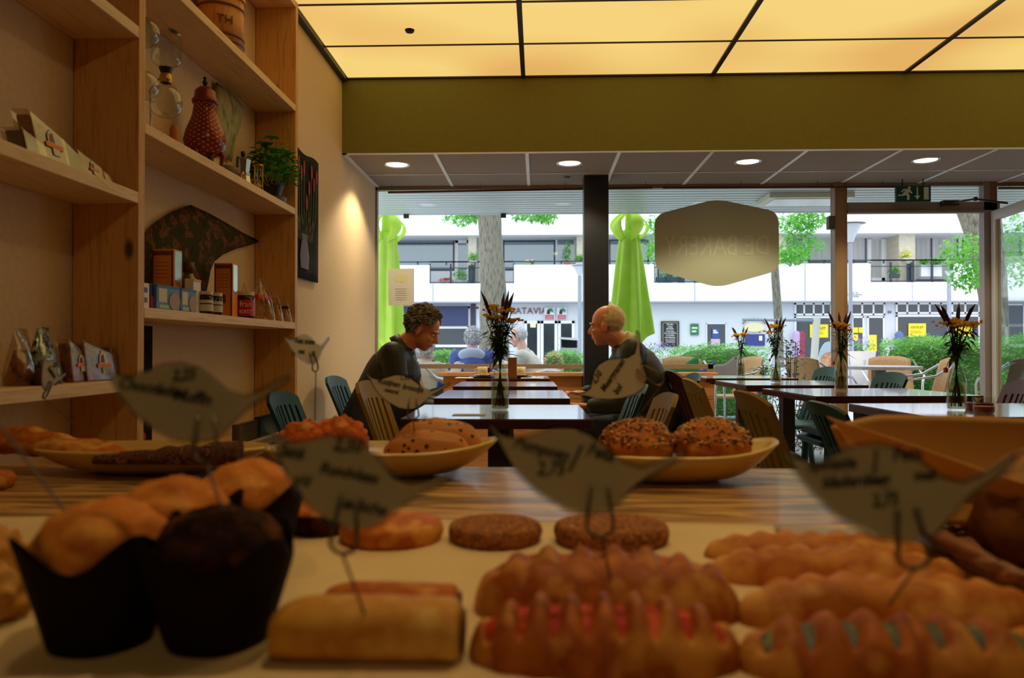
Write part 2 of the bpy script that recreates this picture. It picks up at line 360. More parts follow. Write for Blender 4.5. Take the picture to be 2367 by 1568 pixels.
w = S('window_2', b, M('transom taupe', (150, 136, 132), 0.45), 'transom window over the open doorway', 'window')
MB().box((xp1, YW+0.02, zt+0.035), (xd, YW+0.026, LC-0.025)).build('pane', glass_m, w)
b = MB().box((xd+0.045, YW-0.02, 0), (xd+0.10, YW+0.05, LC)).box((xd+0.10, YW, 0), (RX, YW+0.05, 0.06)).box((xd+0.1, YW, LC-0.03), (RX, YW+0.05, LC+0.01))
w = S('window_3', b, M('frame brown', (130, 92, 70), 0.4), 'window right of the doorway', 'window')
MB().box((xd+0.10, YW+0.02, 0.06), (RX, YW+0.026, LC-0.03)).build('pane', glass_m, w)
# open door leaf
dr = thing('door_1', None, None, (xd+0.06, YW-0.04, 0), math.radians(-96)); dr['kind'] = 'structure'; dr['label'] = 'open glass entrance door swung into the cafe'; dr['category'] = 'door'
dt = zt-0.045
MB().box((0, -0.02, 0.02), (0.07, 0.02, dt)).box((0.83, -0.02, 0.02), (0.9, 0.02, dt)).box((0.07, -0.02, dt-0.07), (0.83, 0.02, dt)).box((0.07, -0.02, 0.02), (0.83, 0.02, 0.2)).build('door_frame', M('door white', (196, 190, 182), 0.4), dr)
MB().box((0.07, -0.004, 0.2), (0.83, 0.004, dt-0.07)).build('pane', glass_m, dr)
MB().tube([(0.85, -0.05, 0.9), (0.85, -0.05, 1.3)], 0.012).build('door_handle', steel, dr)
cl = MB(); a = PY(2195, 470, YW-0.06); bb = PY(2255, 460, 5.85); c = PY(2330, 470, 5.75)
cl.tube([a, bb], 0.008).tube([bb, c], 0.008).cbox(a, (0.12, 0.05, 0.04)).cbox(bb, (0.02, 0.02, 0.03))
tag(cl.build('door_closer', M('closer metal', (70, 62, 58), 0.4, 0.5), loc=a), 'dark folding arm door closer above the doorway', 'door closer')
lk = PY(1918, 514, YW-0.06); tag(MB().cbox((0, 0, 0), (0.05, 0.06, 0.1)).build('alarm_contact', M('contact brown', (90, 74, 66), 0.5), bevel=0.004), 'small brown box on the side of the window post', 'alarm').location = (xp0-0.025, YW-0.03, lk.z)
# curtain rails
railm = M('rail dark red', (70, 34, 24), 0.4)
for (a, c, ya, yc, lab, wires) in ((897, 1508, 445, 434, 'left of the hexagon sign', (905, 1110, 1306, 1493)), (1532, 2075, 434, 432, 'above the hexagon sign', (1545, 1713, 1890, 2040)), (2308, 2450, 435, 435, 'at the right edge by the door', (2333, 2420))):
    pa = PY(a, ya, YW-0.12); pb = PY(c, yc, YW-0.12); r = thing('curtain_rail', 'thin dark red rail hanging below the tiled ceiling, %s' % lab, 'rail', pa)
    MB().tube([(0, 0, 0), pb-pa], 0.008).build('rod', railm, r)
    for wx in wires:
        q = PY(wx, 440, YW-0.12); z0 = pa.z+(pb.z-pa.z)*(q.x-pa.x)/(pb.x-pa.x)
        MB().tube([Vector((q.x, pa.y, z0))-pa, Vector((q.x, pa.y, LC))-pa], 0.0015, 5).build('wire', black, r)
# exit sign
a = PY(2072, 467, 5.95); c = PY(2152, 429, 5.95); r = thing('exit_sign', 'dark green emergency exit sign with running man, arrow and door', 'sign', ((a.x+c.x)/2, 5.95, a.z)); W_, H_ = c.x-a.x, c.z-a.z
MB().box((-W_/2, 0, 0), (W_/2, 0.03, H_)).build('sign_body', M('exit green', (10, 70, 56), 0.35), r, bevel=0.003)
def ex(u, v): return (-W_/2+u*W_, -0.003, v*H_)
em = M('sign white', (215, 225, 215), 0.4)
def poly(pts, name, m=em, d=(0, 0.004, 0)): return MB().prism([ex(u, v) for u, v in pts], d).build(name, m, r)
mb = MB(); sc_ = 1
mb.prism([ex(u, v) for u, v in [(0.05, 0.45), (0.05, 0.37), (0.2, 0.37), (0.27, 0.42), (0.31, 0.36), (0.31, 0.12), (0.37, 0.12), (0.38, 0.40), (0.33, 0.52), (0.38, 0.60), (0.43, 0.50), (0.46, 0.53), (0.40, 0.75), (0.30, 0.80), (0.2, 0.80), (0.13, 0.62), (0.17, 0.60), (0.22, 0.7), (0.26, 0.7), (0.18, 0.5), (0.16, 0.45)]], (0, 0.004, 0))
mb.lathe([(0.0001, 0), (0.03*W_*1.4, 0), (0.03*W_*1.4, 0.004), (0.0001, 0.004)], ex(0.37, 0.87), 14, Matrix.Rotation(-PI/2, 4, 'X'))
mb.build('running_man', em, r)
poly([(0.585, 0.9), (0.62, 0.9), (0.62, 0.38), (0.69, 0.38), (0.605, 0.14), (0.52, 0.38), (0.585, 0.38)], 'arrow')
poly([(0.79, 0.14), (0.93, 0.14), (0.93, 0.9), (0.79, 0.9)], 'door_symbol')
MB().tube([(-W_*0.3, 0.015, H_), (-W_*0.3, 0.015, LC-a.z)], 0.004).tube([(W_*0.3, 0.015, H_), (W_*0.3, 0.015, LC-a.z)], 0.004).build('hanger', black, r)
# hexagon window sign
hexm = M('frosted film', (190, 192, 166), 0.4)
r = thing('window_sign', 'large dark rounded hexagon bakery sign fixed on the window glass', 'sign', PY(1656, 658, YW-0.02))
def rounded(pts, rad, k=6):
    out = []; n = len(pts)
    for i in range(n):
        p0 = Vector(pts[i-1]); p1 = Vector(pts[i]); p2 = Vector(pts[(i+1) % n]); a = p1+(p0-p1).normalized()*rad; c = p1+(p2-p1).normalized()*rad
        for j in range(k+1): t = j/k; out.append(a*(1-t)**2+p1*2*t*(1-t)+c*t*t)
    return out
pts = rounded([PY(px, py, YW-0.02)-r.location for px, py in ((1513, 497), (1656, 460), (1800, 490), (1801, 625), (1660, 665), (1514, 625))], 0.09)
MB().prism(pts, (0, 0.006, 0)).build('panel', hexm, r)
text('DE BAKERY', 0.225, M('frosted letters', (204, 206, 182), 0.4), frame(PY(1657, 590, YW-0.0215)-r.location, (-1, 0, 0), (0, 0, 1)) @ Matrix.Diagonal((0.72, 1, 1, 1)), 'lettering', r, 0.001)
# paper notice on glass
r = thing('notice_sheet', 'grey paper notice taped on the window glass at left', 'paper', PY(927, 706, YW-0.02))
MB().prism([PY(px, py, YW-0.02)-r.location for px, py in ((897, 622), (957, 621), (957, 706), (898, 706))], (0, 0.003, 0)).build('sheet', M('paper seen from behind', (205, 200, 192), 0.8), r)
MB().prism(rounded([PY(px, py, YW-0.022)-r.location for px, py in ((912, 638), (927, 632), (943, 638), (943, 648), (927, 654), (912, 648))], 0.012), (0, 0.001, 0)).build('logo', M('faint yellow print', (205, 200, 150), 0.8), r)
b = MB()
for k in range(6): a = PY(908, 668+k*5, YW-0.0215)-r.location; b.cbox(a+Vector((0.065, 0, 0)), (0.10-0.01*(k % 3), 0.001, 0.004))
b.build('printed_lines', M('faint print', (165, 160, 155), 0.8), r)
# low wooden sill box
bz = 0.775
b = MB()
for (x0, x1) in ((-0.74, cx0-0.005), (cx1+0.005, 1.35)):
    for k in range(4): b.box((x0, 5.965, 0.04+k*0.178), (x1, 6.0, 0.04+k*0.178+0.174))
b.box((-0.74, 5.995, 0.03), (1.35, 6.06, bz-0.03))
r = thing('window_bench', 'low pine plank partition with wide ledge under the window', 'bench', (0.3, 6.0, 0)); 
o = b.build('plank_front', M_wood('orange pine', [(196, 128, 66), (208, 142, 80), (178, 108, 52)], 0, stripe=10), r); o.location = -r.location; 
o = MB().box((-0.78, 5.93, bz-0.03), (1.37, 6.085, bz)).build('ledge', M_wood('ledge pine', [(214, 150, 88), (224, 164, 102), (200, 134, 74)], 0, stripe=10, coat=0.3), r, bevel=0.004); o.location = -r.location
# ================================================================== SHELF UNIT
SX = -1.112; YA = 2.10; YBk = 3.48; TH = 0.035
zA, zB, zC, zD, zE, zF, zG, zTop = 1.606, 2.08, 1.083, 1.402, 0.882, 1.864, 0.60, 2.56
su = thing('wall_shelf', 'tall open pine shelf unit with two bays against the left wall', 'shelf', (LW+0.001, 2.2, 0))
def sb(a, c, nm, m, lab=None):
    o = MB().box(Vector(a)-su.location, Vector(c)-su.location).build(nm, m, su, bevel=0.002)
    return o
for y in (0.75, YA, YBk): sb((LW+0.002, y, 0), (SX, y+TH, zTop), 'upright', pineZ)
for z in (zA, zB, zC, zG, zTop): sb((LW+0.002, YA+TH, z-0.03), (SX, YBk, z), 'shelf_board', pineY)
for z in (zD, zE, zF, 0.45, zTop): sb((LW+0.002, 0.75+TH, z-0.032), (SX, YA, z), 'shelf_board', pineY)
def shx(px, x): return x*1780.0/(px-1245)       # depth of a pixel column on a plane x = const
def block(name, label, cat, px0, px1, ztop, z0, x1, mat, dx=0.05, parts=None, group=None):
    y0 = shx(px0, x1); y1 = shx(px1, x1); y0, y1 = min(y0, y1), max(y0, y1)
    r = thing(name, label, cat, (x1-dx/2, (y0+y1)/2, z0), 0, group)
    return r, (y1-y0), dx
# -- boxed goods on shelf C (front faces look to +x)
def carton_y(label, pxa, pxb, Y0, dy, h, body):
    x0 = (pxa-1245)*Y0/1780; x1 = (pxb-1245)*Y0/1780; w = x1-x0; r = thing('biscuit_box', label, 'box', ((x0+x1)/2, Y0+dy/2, zC))
    MB().box((-w/2, -dy/2, 0), (w/2, dy/2, h)).build('box_body', body, r, bevel=0.002); e = -dy/2-0.001
    b = MB()
    for a, c in ((0.02, 0.11), (0.89, 0.98)): b.box((-w/2+a*w, e, 0.02*h), (-w/2+c*w, -dy/2, 0.98*h))
    b.box((-w/2+0.11*w, e, 0.9*h), (-w/2+0.89*w, -dy/2, 0.97*h))
    for k in range(5): b.box((-w*0.28, e, h*(0.55+k*0.06)), (w*0.28, -dy/2, h*(0.557+k*0.06)))
    b.box((-w*0.13, e, h*0.26), (w*0.13, -dy/2, h*0.42)); b.build('printed_ornament', mBr, r)
    MB().prism([(w/2, -dy*0.4, h*0.97), (w/2, -dy*0.4, h*0.52), (w/2, 0, h*0.42), (w/2, dy*0.4, h*0.52), (w/2, dy*0.4, h*0.97)], (0.001, 0, 0)).build('shiny_side_label', mSil, r)
    return r
def carton(name, label, px0, px1, h, x1, dx, body, panels, z0=zC, cat='box', group=None):
    r, w, d = block(name, label, cat, px0, px1, 0, z0, x1, None, dx, group=group)
    MB().box((-d/2, -w/2, 0), (d/2, w/2, h)).build('box_body', body, r, bevel=0.002)
    for (u0, v0, u1, v1, m, nm) in panels:     # on the +x face and mirrored on the -y face
        MB().box((d/2, -w/2+u0*w, v0*h), (d/2+0.0012, -w/2+u1*w, v1*h)).build(nm, m, r)
    return r, w, d, h
mW = M('carton white', (225, 215, 205), 0.5); mBlue = M('tea box blue', (70, 110, 170), 0.4); mNavy = M('navy print', (30, 34, 70), 0.4)
mOr = M('carton kraft orange', (232, 142, 54), 0.5); mBr = M('carton brown print', (120, 62, 26), 0.5); mCr = M('label cream', (214, 200, 170), 0.6)
mRed = M('label red', (190, 26, 30), 0.4); mPur = M('label purple', (90, 60, 130), 0.5); mSil = M('shiny silver foil', (210, 220, 225), 0.18, 0.7)
r, w, d, h = carton('tea_box', 'white tea box with small purple logo next to the shelf upright', 308, 330, 0.072, -1.13, 0.06, mW, [(0.1, 0.62, 0.75, 0.82, mPur, 'logo'), (0.15, 0.22, 0.75, 0.42, M('grey print', (120, 105, 100), 0.6), 'symbols')], cat='box')
r, w, d, h = carton('tea_box', 'narrow white, red and blue tea box behind the white one', 332, 346, 0.075, -1.14, 0.06, M('carton navy', (26, 32, 110), 0.4), [(0.1, 0.05, 0.95, 0.5, mRed, 'red_band')], cat='box')
for (p0, p1, lab) in ((347, 403, 'light blue tea box with cream shield label, left of a pair'), (405, 442, 'light blue tea box with brown almond picture, right of a pair')):
    r, w, d, h = carton('tea_box', lab, p0, p1, 0.075, -1.13, 0.03, mBlue, [(0.02, 0.9, 0.98, 0.99, mNavy, 'dark_top_band'), (0.08, 0.3, 0.42, 0.85, mCr, 'shield_label'), (0.1, 0.06, 0.5, 0.2, M('small icons', (160, 190, 90), 0.5), 'icons')], cat='box')
    mb = MB(); rr = w*0.24
    mb.prism([(d/2, w*0.25+rr*math.cos(t), h*0.38+h*0.36*math.sin(t)) for t in [k*2*PI/14 for k in range(14)]], (0.002, 0, 0)).build('nut_picture', M('nut brown', (170, 130, 100) if p0 == 347 else (120, 50, 40), 0.5), r)
carton_y('taller kraft orange biscuit box behind the light blue boxes', 333, 388, 2.50, 0.06, 0.212, mOr)
carton_y('tall kraft orange biscuit box standing beside the red jam jar', 484, 528, 2.87, 0.05, 0.206, mOr)
r, w, d, h = carton('chocolate_box', 'slim white carton with an orange top between blue boxes and honey jars', 435, 453, 0.115, -1.15, 0.03, mW, [(0, 0.93, 1, 1, M('orange band', (220, 130, 40), 0.5), 'orange_band')], cat='box')
# oil bottle
oil = M('olive oil bottle', (92, 90, 14), 0.12, spec=0.7, coat=0.5)
yb = shx(424, -1.2); r = thing('oil_bottle', 'round bottle of green olive oil with a brown neck behind the blue boxes', 'bottle', (-1.2, yb, zC))
MB().lathe([(0.034, 0), (0.038, 0.01), (0.038, 0.09), (0.03, 0.118), (0.016, 0.13), (0.014, 0.15), (0.0001, 0.15)], seg=20).build('bottle_body', oil, r, smooth=True)
MB().lathe([(0.018, 0.145), (0.018, 0.178), (0.0001, 0.18)], seg=16).build('cap', M('cap brown', (90, 40, 24), 0.4), r, smooth=True)
MB().lathe([(0.0385, 0.03), (0.0385, 0.08)], seg=20, cap=False).build('label', M('oil label', (120, 110, 40), 0.6), r)
r = thing('oil_bottle', 'short yellow oil bottle peeking between orange box and round bottle', 'bottle', (-1.235, shx(396, -1.235), zC))
MB().lathe([(0.03, 0), (0.03, 0.08), (0.014, 0.11), (0.012, 0.13), (0.0001, 0.13)], seg=18).build('bottle_body', M('yellow oil', (170, 150, 20), 0.15), r, smooth=True)
MB().lathe([(0.0308, 0.03), (0.0308, 0.07)], seg=18, cap=False).build('label', M('yellow label', (200, 190, 40), 0.6), r)
# two honey jars
for px, lab in ((465, 'left of two small dark jars with cream labels'), (488, 'right of two small dark jars with cream labels')):
    r = thing('jam_jar', lab, 'jar', (-1.137, shx(px, -1.137), zC), 0, 'small dark jars')
    MB().lathe([(0.021, 0), (0.023, 0.005), (0.023, 0.058), (0.019, 0.066), (0.0001, 0.067)], seg=20).build('jar_body', M('dark jam', (40, 14, 18), 0.12), r, smooth=True)
    MB().lathe([(0.0235, 0.01), (0.0235, 0.048)], seg=20, cap=False).build('label', mCr, r)
    MB().lathe([(0.0238, 0.033), (0.0238, 0.037)], seg=20, cap=False).build('printed_name', black, r)
    MB().lathe([(0.022, 0.066), (0.022, 0.078), (0.0001, 0.079)], seg=20).build('lid', M('lid cream', (200, 190, 180), 0.4), r)
# red jam jar
r = thing('jam_jar', 'wider jam jar with red label reading fran extr and dark lid', 'jar', (-1.145, shx(558, -1.145), zC), 0)
MB().lathe([(0.034, 0), (0.037, 0.006), (0.037, 0.078), (0.031, 0.088), (0.0001, 0.088)], seg=24).build('jar_body', M('dark jam', (40, 14, 18), 0.12), r, smooth=True)
MB().lathe([(0.0375, 0.008), (0.0375, 0.07)], seg=24, cap=False).build('label', mRed, r, smooth=True)
MB().lathe([(0.034, 0.088), (0.034, 0.102), (0.0001, 0.103)], seg=24).build('lid', M('lid cream', (200, 190, 180), 0.4), r)
dv = Vector((0.42, -0.907, 0)).normalized(); tv = Vector((0.907, 0.42, 0)).normalized()
for tt, zz in (('fran', 0.044), ('extr', 0.018)): text(tt, 0.029, M('label pink', (235, 190, 180), 0.5), frame(dv*0.0395+Vector((0, 0, zz)), tv, (0, 0, 1)), 'lettering', r, 0.002)
# cellophane bags
cello = M_glass('cellophane', (250, 244, 236), 0.15, 0.12)
def pouch(name, label, y, x, z0, w, h, d, inner, tape=None, lean=0.0, group=None, seedn=1, rz=0.3, wrap=cello):
    r = thing(name, label, 'bag', (x, y, z0), rz, group)
    def shp(sc, top):
        def f(u, v):
            a = 2*PI*u; t = v; wid = (1-0.30*max(0, t-0.55)/0.45) if top else (1-0.3*t); thick = (1-t**1.5*0.96)
            k = 1+0.10*nz((math.cos(a)*2+seedn, math.sin(a)*2, t*5), 1.3)
            return Vector((math.cos(a)*d/2*thick*k*sc+lean*t*h, math.sin(a)*w/2*(wid if top else 1-0.15*t)*k*sc, t*h*(1 if top else 0.62)+0.001))
        return f
    MB().grid(shp(0.9, False), 20, 10).build('filling', inner, r, smooth=True)
    MB().grid(shp(1.0, True), 24, 16).build('wrapper', wrap, r, smooth=True)
    if tape: MB().grid(lambda u, v: shp(1.03, True)(u, 0.5+0.1*v), 24, 2).build('tape_band', tape, r, smooth=True)
    return r
flour = M('biscuit crumbs', (216, 176, 132), 0.9, var=[(180, 136, 92)], scale=70, bump=0.3)
redfoil = M('red tape', (200, 40, 24), 0.35)
pouch('biscuit_bag', 'large clear bag with red tape beside the orange box', shx(592, -1.2), -1.195, zC, 0.20, 0.178, 0.12, flour, redfoil, seedn=3)
pouch('biscuit_bag', 'clear bag with a red band standing behind the jam jar', shx(553, -1.245), -1.24, zC, 0.12, 0.155, 0.06, flour, redfoil, seedn=5)
for k, px in enumerate((612, 632, 652)):
    pouch('biscuit_bag', ['leaning clear bag nearest the red taped bag', 'middle leaning clear bag near the right upright', 'rightmost leaning clear bag with dark purple band'][k], shx(px, -1.155)-0.01, -1.155, zC, 0.10, 0.145-0.014*k, 0.055, flour, M('purple band', (60, 24, 50), 0.4) if k == 2 else None, lean=-0.15, group=None, seedn=8+k, rz=0.9)
# curved poster behind
def poster(name, label, pts, x, mat, thick=0.003, bow=0.03, cat='poster'):
    base = PX(pts[0][0], pts[0][1], x)
    w = [PX(a, c, x)-base for a, c in pts]; ym = sum(p.y for p in w)/len(w)
    zc_ = sum(p.z for p in w)/len(w)
    b = MB(); n = len(w); c = Vector((bow, ym, zc_)); rings = 5
    vs = []
    for i in range(rings+1):
        t = i/rings
        for p in w: q = c.lerp(Vector((0, p.y, p.z)), t); q.x = bow*(1-t*t); vs.append(q)
    fs = [(i*n+k, i*n+(k+1) % n, (i+1)*n+(k+1) % n, (i+1)*n+k) for i in range(1, rings) for k in range(n)]+[tuple(range(n, 2*n))]
    b.add(vs, fs); o = b.build(name, mat, smooth=True, solid=thick); o.location = base; return tag(o, label, cat)
floral = M('dark floral print', (46, 46, 14), 0.85, spec=0.12, var=[(66, 60, 24), (56, 50, 18), (126, 74, 52), (58, 56, 22)], scale=22, contrast=(0.35, 0.68))
poster('art_print', 'large curled dark green floral art print behind the boxes', [(317, 700), (317, 560), (335, 540), (362, 512), (400, 488), (440, 474), (480, 492), (520, 514), (560, 538), (600, 558), (575, 567), (545, 575), (515, 588), (495, 604), (480, 640), (470, 700)], -1.285, floral)
poster('art_print', 'tall pale green print of pink orchids leaning behind the urn', [(485, 345), (492, 260), (500, 190), (535, 215), (562, 245), (556, 290), (540, 330), (535, 375)], -1.285, M('pale orchid print', (150, 142, 84), 0.6, var=[(170, 160, 104), (110, 120, 64), (150, 84, 78)], scale=14, stretch=(1, 2, 0.7), contrast=(0.4, 0.72)))
# -- shelf A objects
def at(px, x): return shx(px, x)
# basil
yb = at(628, -1.17); r = thing('potted_basil', 'bushy green basil in a black plastic pot on a grey dish', 'plant', (-1.185, yb, zA+0.028))
MB().lathe([(0.038, 0), (0.052, 0.05), (0.055, 0.05), (0.055, 0.064), (0.05, 0.064), (0.048, 0.05), (0.0001, 0.048)], seg=24).build('pot', M('pot black', (28, 32, 36), 0.35), r, smooth=False)
b = MB(); random.seed(3); stems = MB()
for k in range(260):
    a = random.uniform(0, 2*PI); q = random.random()**0.5; zz = random.uniform(0.09, 0.24)*(1-0.35*q*q)
    p = Vector((0.02+0.09*q*math.cos(a), -0.035+0.10*q*math.sin(a), zz)); d = Vector((math.cos(a)*(0.4+q), math.sin(a)*(0.4+q), random.uniform(-0.5, 0.5)))
    b.leaf(p, d, (0, 0, 1), random.uniform(0.034, 0.055), random.uniform(0.026, 0.038))
    if k % 6 == 0: stems.tube([(p.x*0.2, p.y*0.25, 0.045), (p.x*0.6, p.y*0.6, zz*0.6), p], 0.0016, 5)
for (dx, dy, dz) in ((0.0, -0.11, 0.21), (0, 0.0, 0.265)):
    stems.tube([(0, 0, 0.05), (dx*0.5, dy*0.5, dz*0.7), (dx, dy, dz)], 0.002, 5)
    for a in range(7): b.leaf((dx, dy, dz), (math.cos(a), math.sin(a), 0.2), (0, 0, 1), 0.042, 0.03)
b.build('leaves', M_leaf('basil leaves', (44, 120, 24), (84, 168, 44), 0.3), r, smooth=True); stems.build('stems', M('basil stem', (140, 160, 80), 0.6), r)
tag(MB().lathe([(0.045, 0), (0.056, 0.004), (0.058, 0.028), (0.054, 0.028), (0.05, 0.01), (0.0001, 0.008)], seg=24).build('dish', M('grey ceramic', (96, 90, 84), 0.4)), 'round grey dish under the basil pot', 'dish').location = (-1.178, yb, zA+0.0005)
# moka pot
r = thing('moka_pot', 'small steel moka pot with black knob next to the basil', 'coffee pot', (-1.18, at(552, -1.18), zA))
f8 = 8
MB().lathe([(0.034, 0), (0.027, 0.05), (0.0001, 0.05)], seg=f8).build('boiler', M('moka metal', (200, 196, 186), 0.22, 0.9), r)
MB().lathe([(0.029, 0.05), (0.029, 0.06), (0.0001, 0.06)], seg=24).build('ring', steel, r)
MB().lathe([(0.024, 0.06), (0.032, 0.112), (0.02, 0.12), (0.0001, 0.122)], seg=f8).build('upper_pot', M('moka metal', (200, 196, 186), 0.22, 0.9), r)
MB().lathe([(0.006, 0.12), (0.01, 0.135), (0.008, 0.146), (0.0001, 0.147)], seg=12).build('knob', black, r)
MB().tube([(0.0, -0.03, 0.115), (0.0, -0.055, 0.11), (0.0, -0.058, 0.07)], 0.005).build('handle', black, r)
# hourglass
r = thing('hourglass', 'tiny hourglass in a brass frame in front of the basil pot', 'hourglass', (-1.14, at(588, -1.14), zA))
MB().lathe([(0.022, 0), (0.022, 0.006), (0.0001, 0.006)], seg=16).lathe([(0.0001, 0.1), (0.022, 0.1), (0.022, 0.106), (0.0001, 0.106)], seg=16).tube([(0.018, 0, 0), (0.018, 0, 0.1)], 0.0022).tube([(-0.009, 0.016, 0), (-0.009, 0.016, 0.1)], 0.0022).tube([(-0.009, -0.016, 0), (-0.009, -0.016, 0.1)], 0.0022).build('brass_frame', brass, r)
MB().lathe([(0.008, 0.007), (0.015, 0.02), (0.013, 0.038), (0.003, 0.053), (0.013, 0.068), (0.015, 0.086), (0.008, 0.099)], seg=16).build('glass_bulbs', vessel, r, smooth=True)
MB().lathe([(0.007, 0.008), (0.013, 0.02), (0.0001, 0.036)], seg=14).build('sand', M('sand', (220, 190, 140), 0.9), r)
r = thing('stove_base', 'low dark round warmer with an orange spot behind the shelf edge', 'burner', (-1.19, at(505, -1.19), zA))
MB().lathe([(0.05, 0), (0.055, 0.012), (0.052, 0.04), (0.044, 0.045), (0.0001, 0.04)], seg=20).build('bowl', M('dark iron', (60, 36, 24), 0.45), r, smooth=True)
MB().box((0.03, 0.035, 0.0), (0.055, 0.045, 0.03)).build('orange_tag', M('orange', (230, 90, 30), 0.5), r)
# urn
ury = at(461, -1.2); r = thing('coffee_urn', 'red brown dotted metal coffee urn with three feet and knob lid', 'urn', (-1.20, ury, zA))
urm = bpy.data.materials.new('urn copper'); urm.use_nodes = True; n = urm.node_tree; p = n.nodes['Principled BSDF']; p.inputs['Roughness'].default_value = 0.3; p.inputs['Metallic'].default_value = 0.25
tc_ = n.nodes.new('ShaderNodeTexCoord'); sp = n.nodes.new('ShaderNodeSeparateXYZ'); n.links.new(tc_.outputs['Object'], sp.inputs[0])
at_ = n.nodes.new('ShaderNodeMath'); at_.operation = 'ARCTAN2'; n.links.new(sp.outputs[1], at_.inputs[0]); n.links.new(sp.outputs[0], at_.inputs[1])
m1 = n.nodes.new('ShaderNodeMath'); m1.operation = 'MULTIPLY'; m1.inputs[1].default_value = 14; n.links.new(at_.outputs[0], m1.inputs[0]); s1 = n.nodes.new('ShaderNodeMath'); s1.operation = 'SINE'; n.links.new(m1.outputs[0], s1.inputs[0])
m2 = n.nodes.new('ShaderNodeMath'); m2.operation = 'MULTIPLY'; m2.inputs[1].default_value = 380; n.links.new(sp.outputs[2], m2.inputs[0]); s2 = n.nodes.new('ShaderNodeMath'); s2.operation = 'SINE'; n.links.new(m2.outputs[0], s2.inputs[0])
mm = n.nodes.new('ShaderNodeMath'); mm.operation = 'MULTIPLY'; n.links.new(s1.outputs[0], mm.inputs[0]); n.links.new(s2.outputs[0], mm.inputs[1])
rr_ = n.nodes.new('ShaderNodeValToRGB'); rr_.color_ramp.elements[0].position = 0.55; rr_.color_ramp.elements[0].color = L((124, 44, 22)); rr_.color_ramp.elements[1].position = 0.75; rr_.color_ramp.elements[1].color = L((214, 140, 90))
n.links.new(mm.outputs[0], rr_.inputs[0]); n.links.new(rr_.outputs[0], p.inputs['Base Color'])
MB().lathe([(0.0001, 0.045), (0.035, 0.05), (0.066, 0.075), (0.074, 0.105), (0.066, 0.14), (0.046, 0.19), (0.038, 0.235), (0.042, 0.24), (0.0001, 0.24)], seg=36).build('urn_body', urm, r, smooth=True)
MB().lathe([(0.044, 0.24), (0.046, 0.25), (0.038, 0.262), (0.036, 0.285), (0.02, 0.3), (0.008, 0.305), (0.0001, 0.306)], seg=28).build('lid', M('urn red', (130, 44, 24), 0.3, 0.2), r, smooth=True)
MB().lathe([(0.005, 0.304), (0.011, 0.318), (0.005, 0.326), (0.008, 0.334), (0.0001, 0.34)], seg=14).build('knob', black, r, smooth=True)
for k in range(3):
    a = k*2*PI/3+0.4; c, s = math.cos(a), math.sin(a)
    MB().tube([(0.045*c, 0.045*s, 0.07), (0.062*c, 0.062*s, 0.055), (0.056*c, 0.056*s, 0.03), (0.062*c, 0.062*s, 0.002)], [0.012, 0.011, 0.007, 0.006]).build('foot', M('urn red', (130, 44, 24), 0.3, 0.2), r, smooth=True)
MB().tube([(0.03, -0.02, 0.05), (0.03, -0.02, 0.01)], [0.012, 0.009]).build('spigot', M('dark iron', (60, 36, 24), 0.45), r)
# siphon brewers
def siphon(px, x, lab, z=zA):
    r = thing('siphon_brewer', lab, 'coffee maker', (x, at(px, x), z)); u_ = 0.087; T_ = lambda pr: [(a, c+u_) for a, c in pr]
    MB().lathe(T_([(0.012, 0.15), (0.0135, 0.128), (0.03, 0.118), (0.046, 0.095), (0.051, 0.068), (0.044, 0.038), (0.025, 0.022), (0.0001, 0.018)]), seg=28).build('lower_globe', vessel, r, smooth=True)
    MB().lathe(T_([(0.0115, 0.148), (0.016, 0.152), (0.017, 0.160), (0.0001, 0.161)]), seg=18).lathe([(0.0001, 0.249), (0.016, 0.251), (0.022, 0.268), (0.0001, 0.269)], seg=18).build('rubber_seal', black, r)
    MB().lathe(T_([(0.017, 0.132), (0.0195, 0.143), (0.0195, 0.155), (0.016, 0.162)]), seg=18, cap=False).build('metal_collar', brass, r)
    MB().lathe([(0.008, 0.268), (0.03, 0.274), (0.042, 0.284), (0.046, 0.296), (0.046, 0.368), (0.049, 0.375)], seg=28, cap=False).build('upper_chamber', vessel, r, smooth=True)
    MB().tube([(0, 0, 0.268), (0, 0, 0.325)], 0.0035).build('inner_tube', vessel, r)
    MB().lathe([(0.038, 0), (0.04, 0.004), (0.006, 0.008), (0.0001, 0.008)], seg=20).tube([(-0.03, 0.02, 0.004), (-0.058, 0.02, 0.05), (-0.058, 0.01, 0.2), (-0.02, 0, 0.236)], 0.003).build('stand', steel, r, smooth=True)
    return r
siphon(367, -1.205, 'glass siphon coffee brewer with round globe, left of the urn')
r = thing('glass_globe', 'two clear glass globes stacked half hidden behind the upright', 'glassware', (-1.2, at(312, -1.2), zA))
MB().sph((0, 0, 0.159), 0.046, 24, 14).build('lower_globe', vessel, r, smooth=True); MB().sph((0, 0, 0.322), 0.048, 24, 14).build('middle_globe', vessel, r, smooth=True)
MB().tube([(0, 0, 0.205), (0, 0, 0.275)], 0.01).tube([(0, 0, 0.368), (0, 0, 0.41)], 0.01).lathe([(0.035, 0), (0.01, 0.02), (0.01, 0.113), (0.0001, 0.113)], seg=14).build('glass_stem', vessel, r)
tag(MB().tube([(0, 0, 0), (0, -0.004, 0.06), (0, -0.008, 0.11), (0, -0.01, 0.125)], [0.016, 0.019, 0.015, 0.008], 14).build('wooden_pestle', M_wood('pestle wood', [(176, 96, 36), (190, 110, 44)], 2, knots=False), smooth=True, loc=None), 'small upright orange wooden pestle behind the glass globe', 'pestle').location = (-1.245, at(390, -1.245), zA)
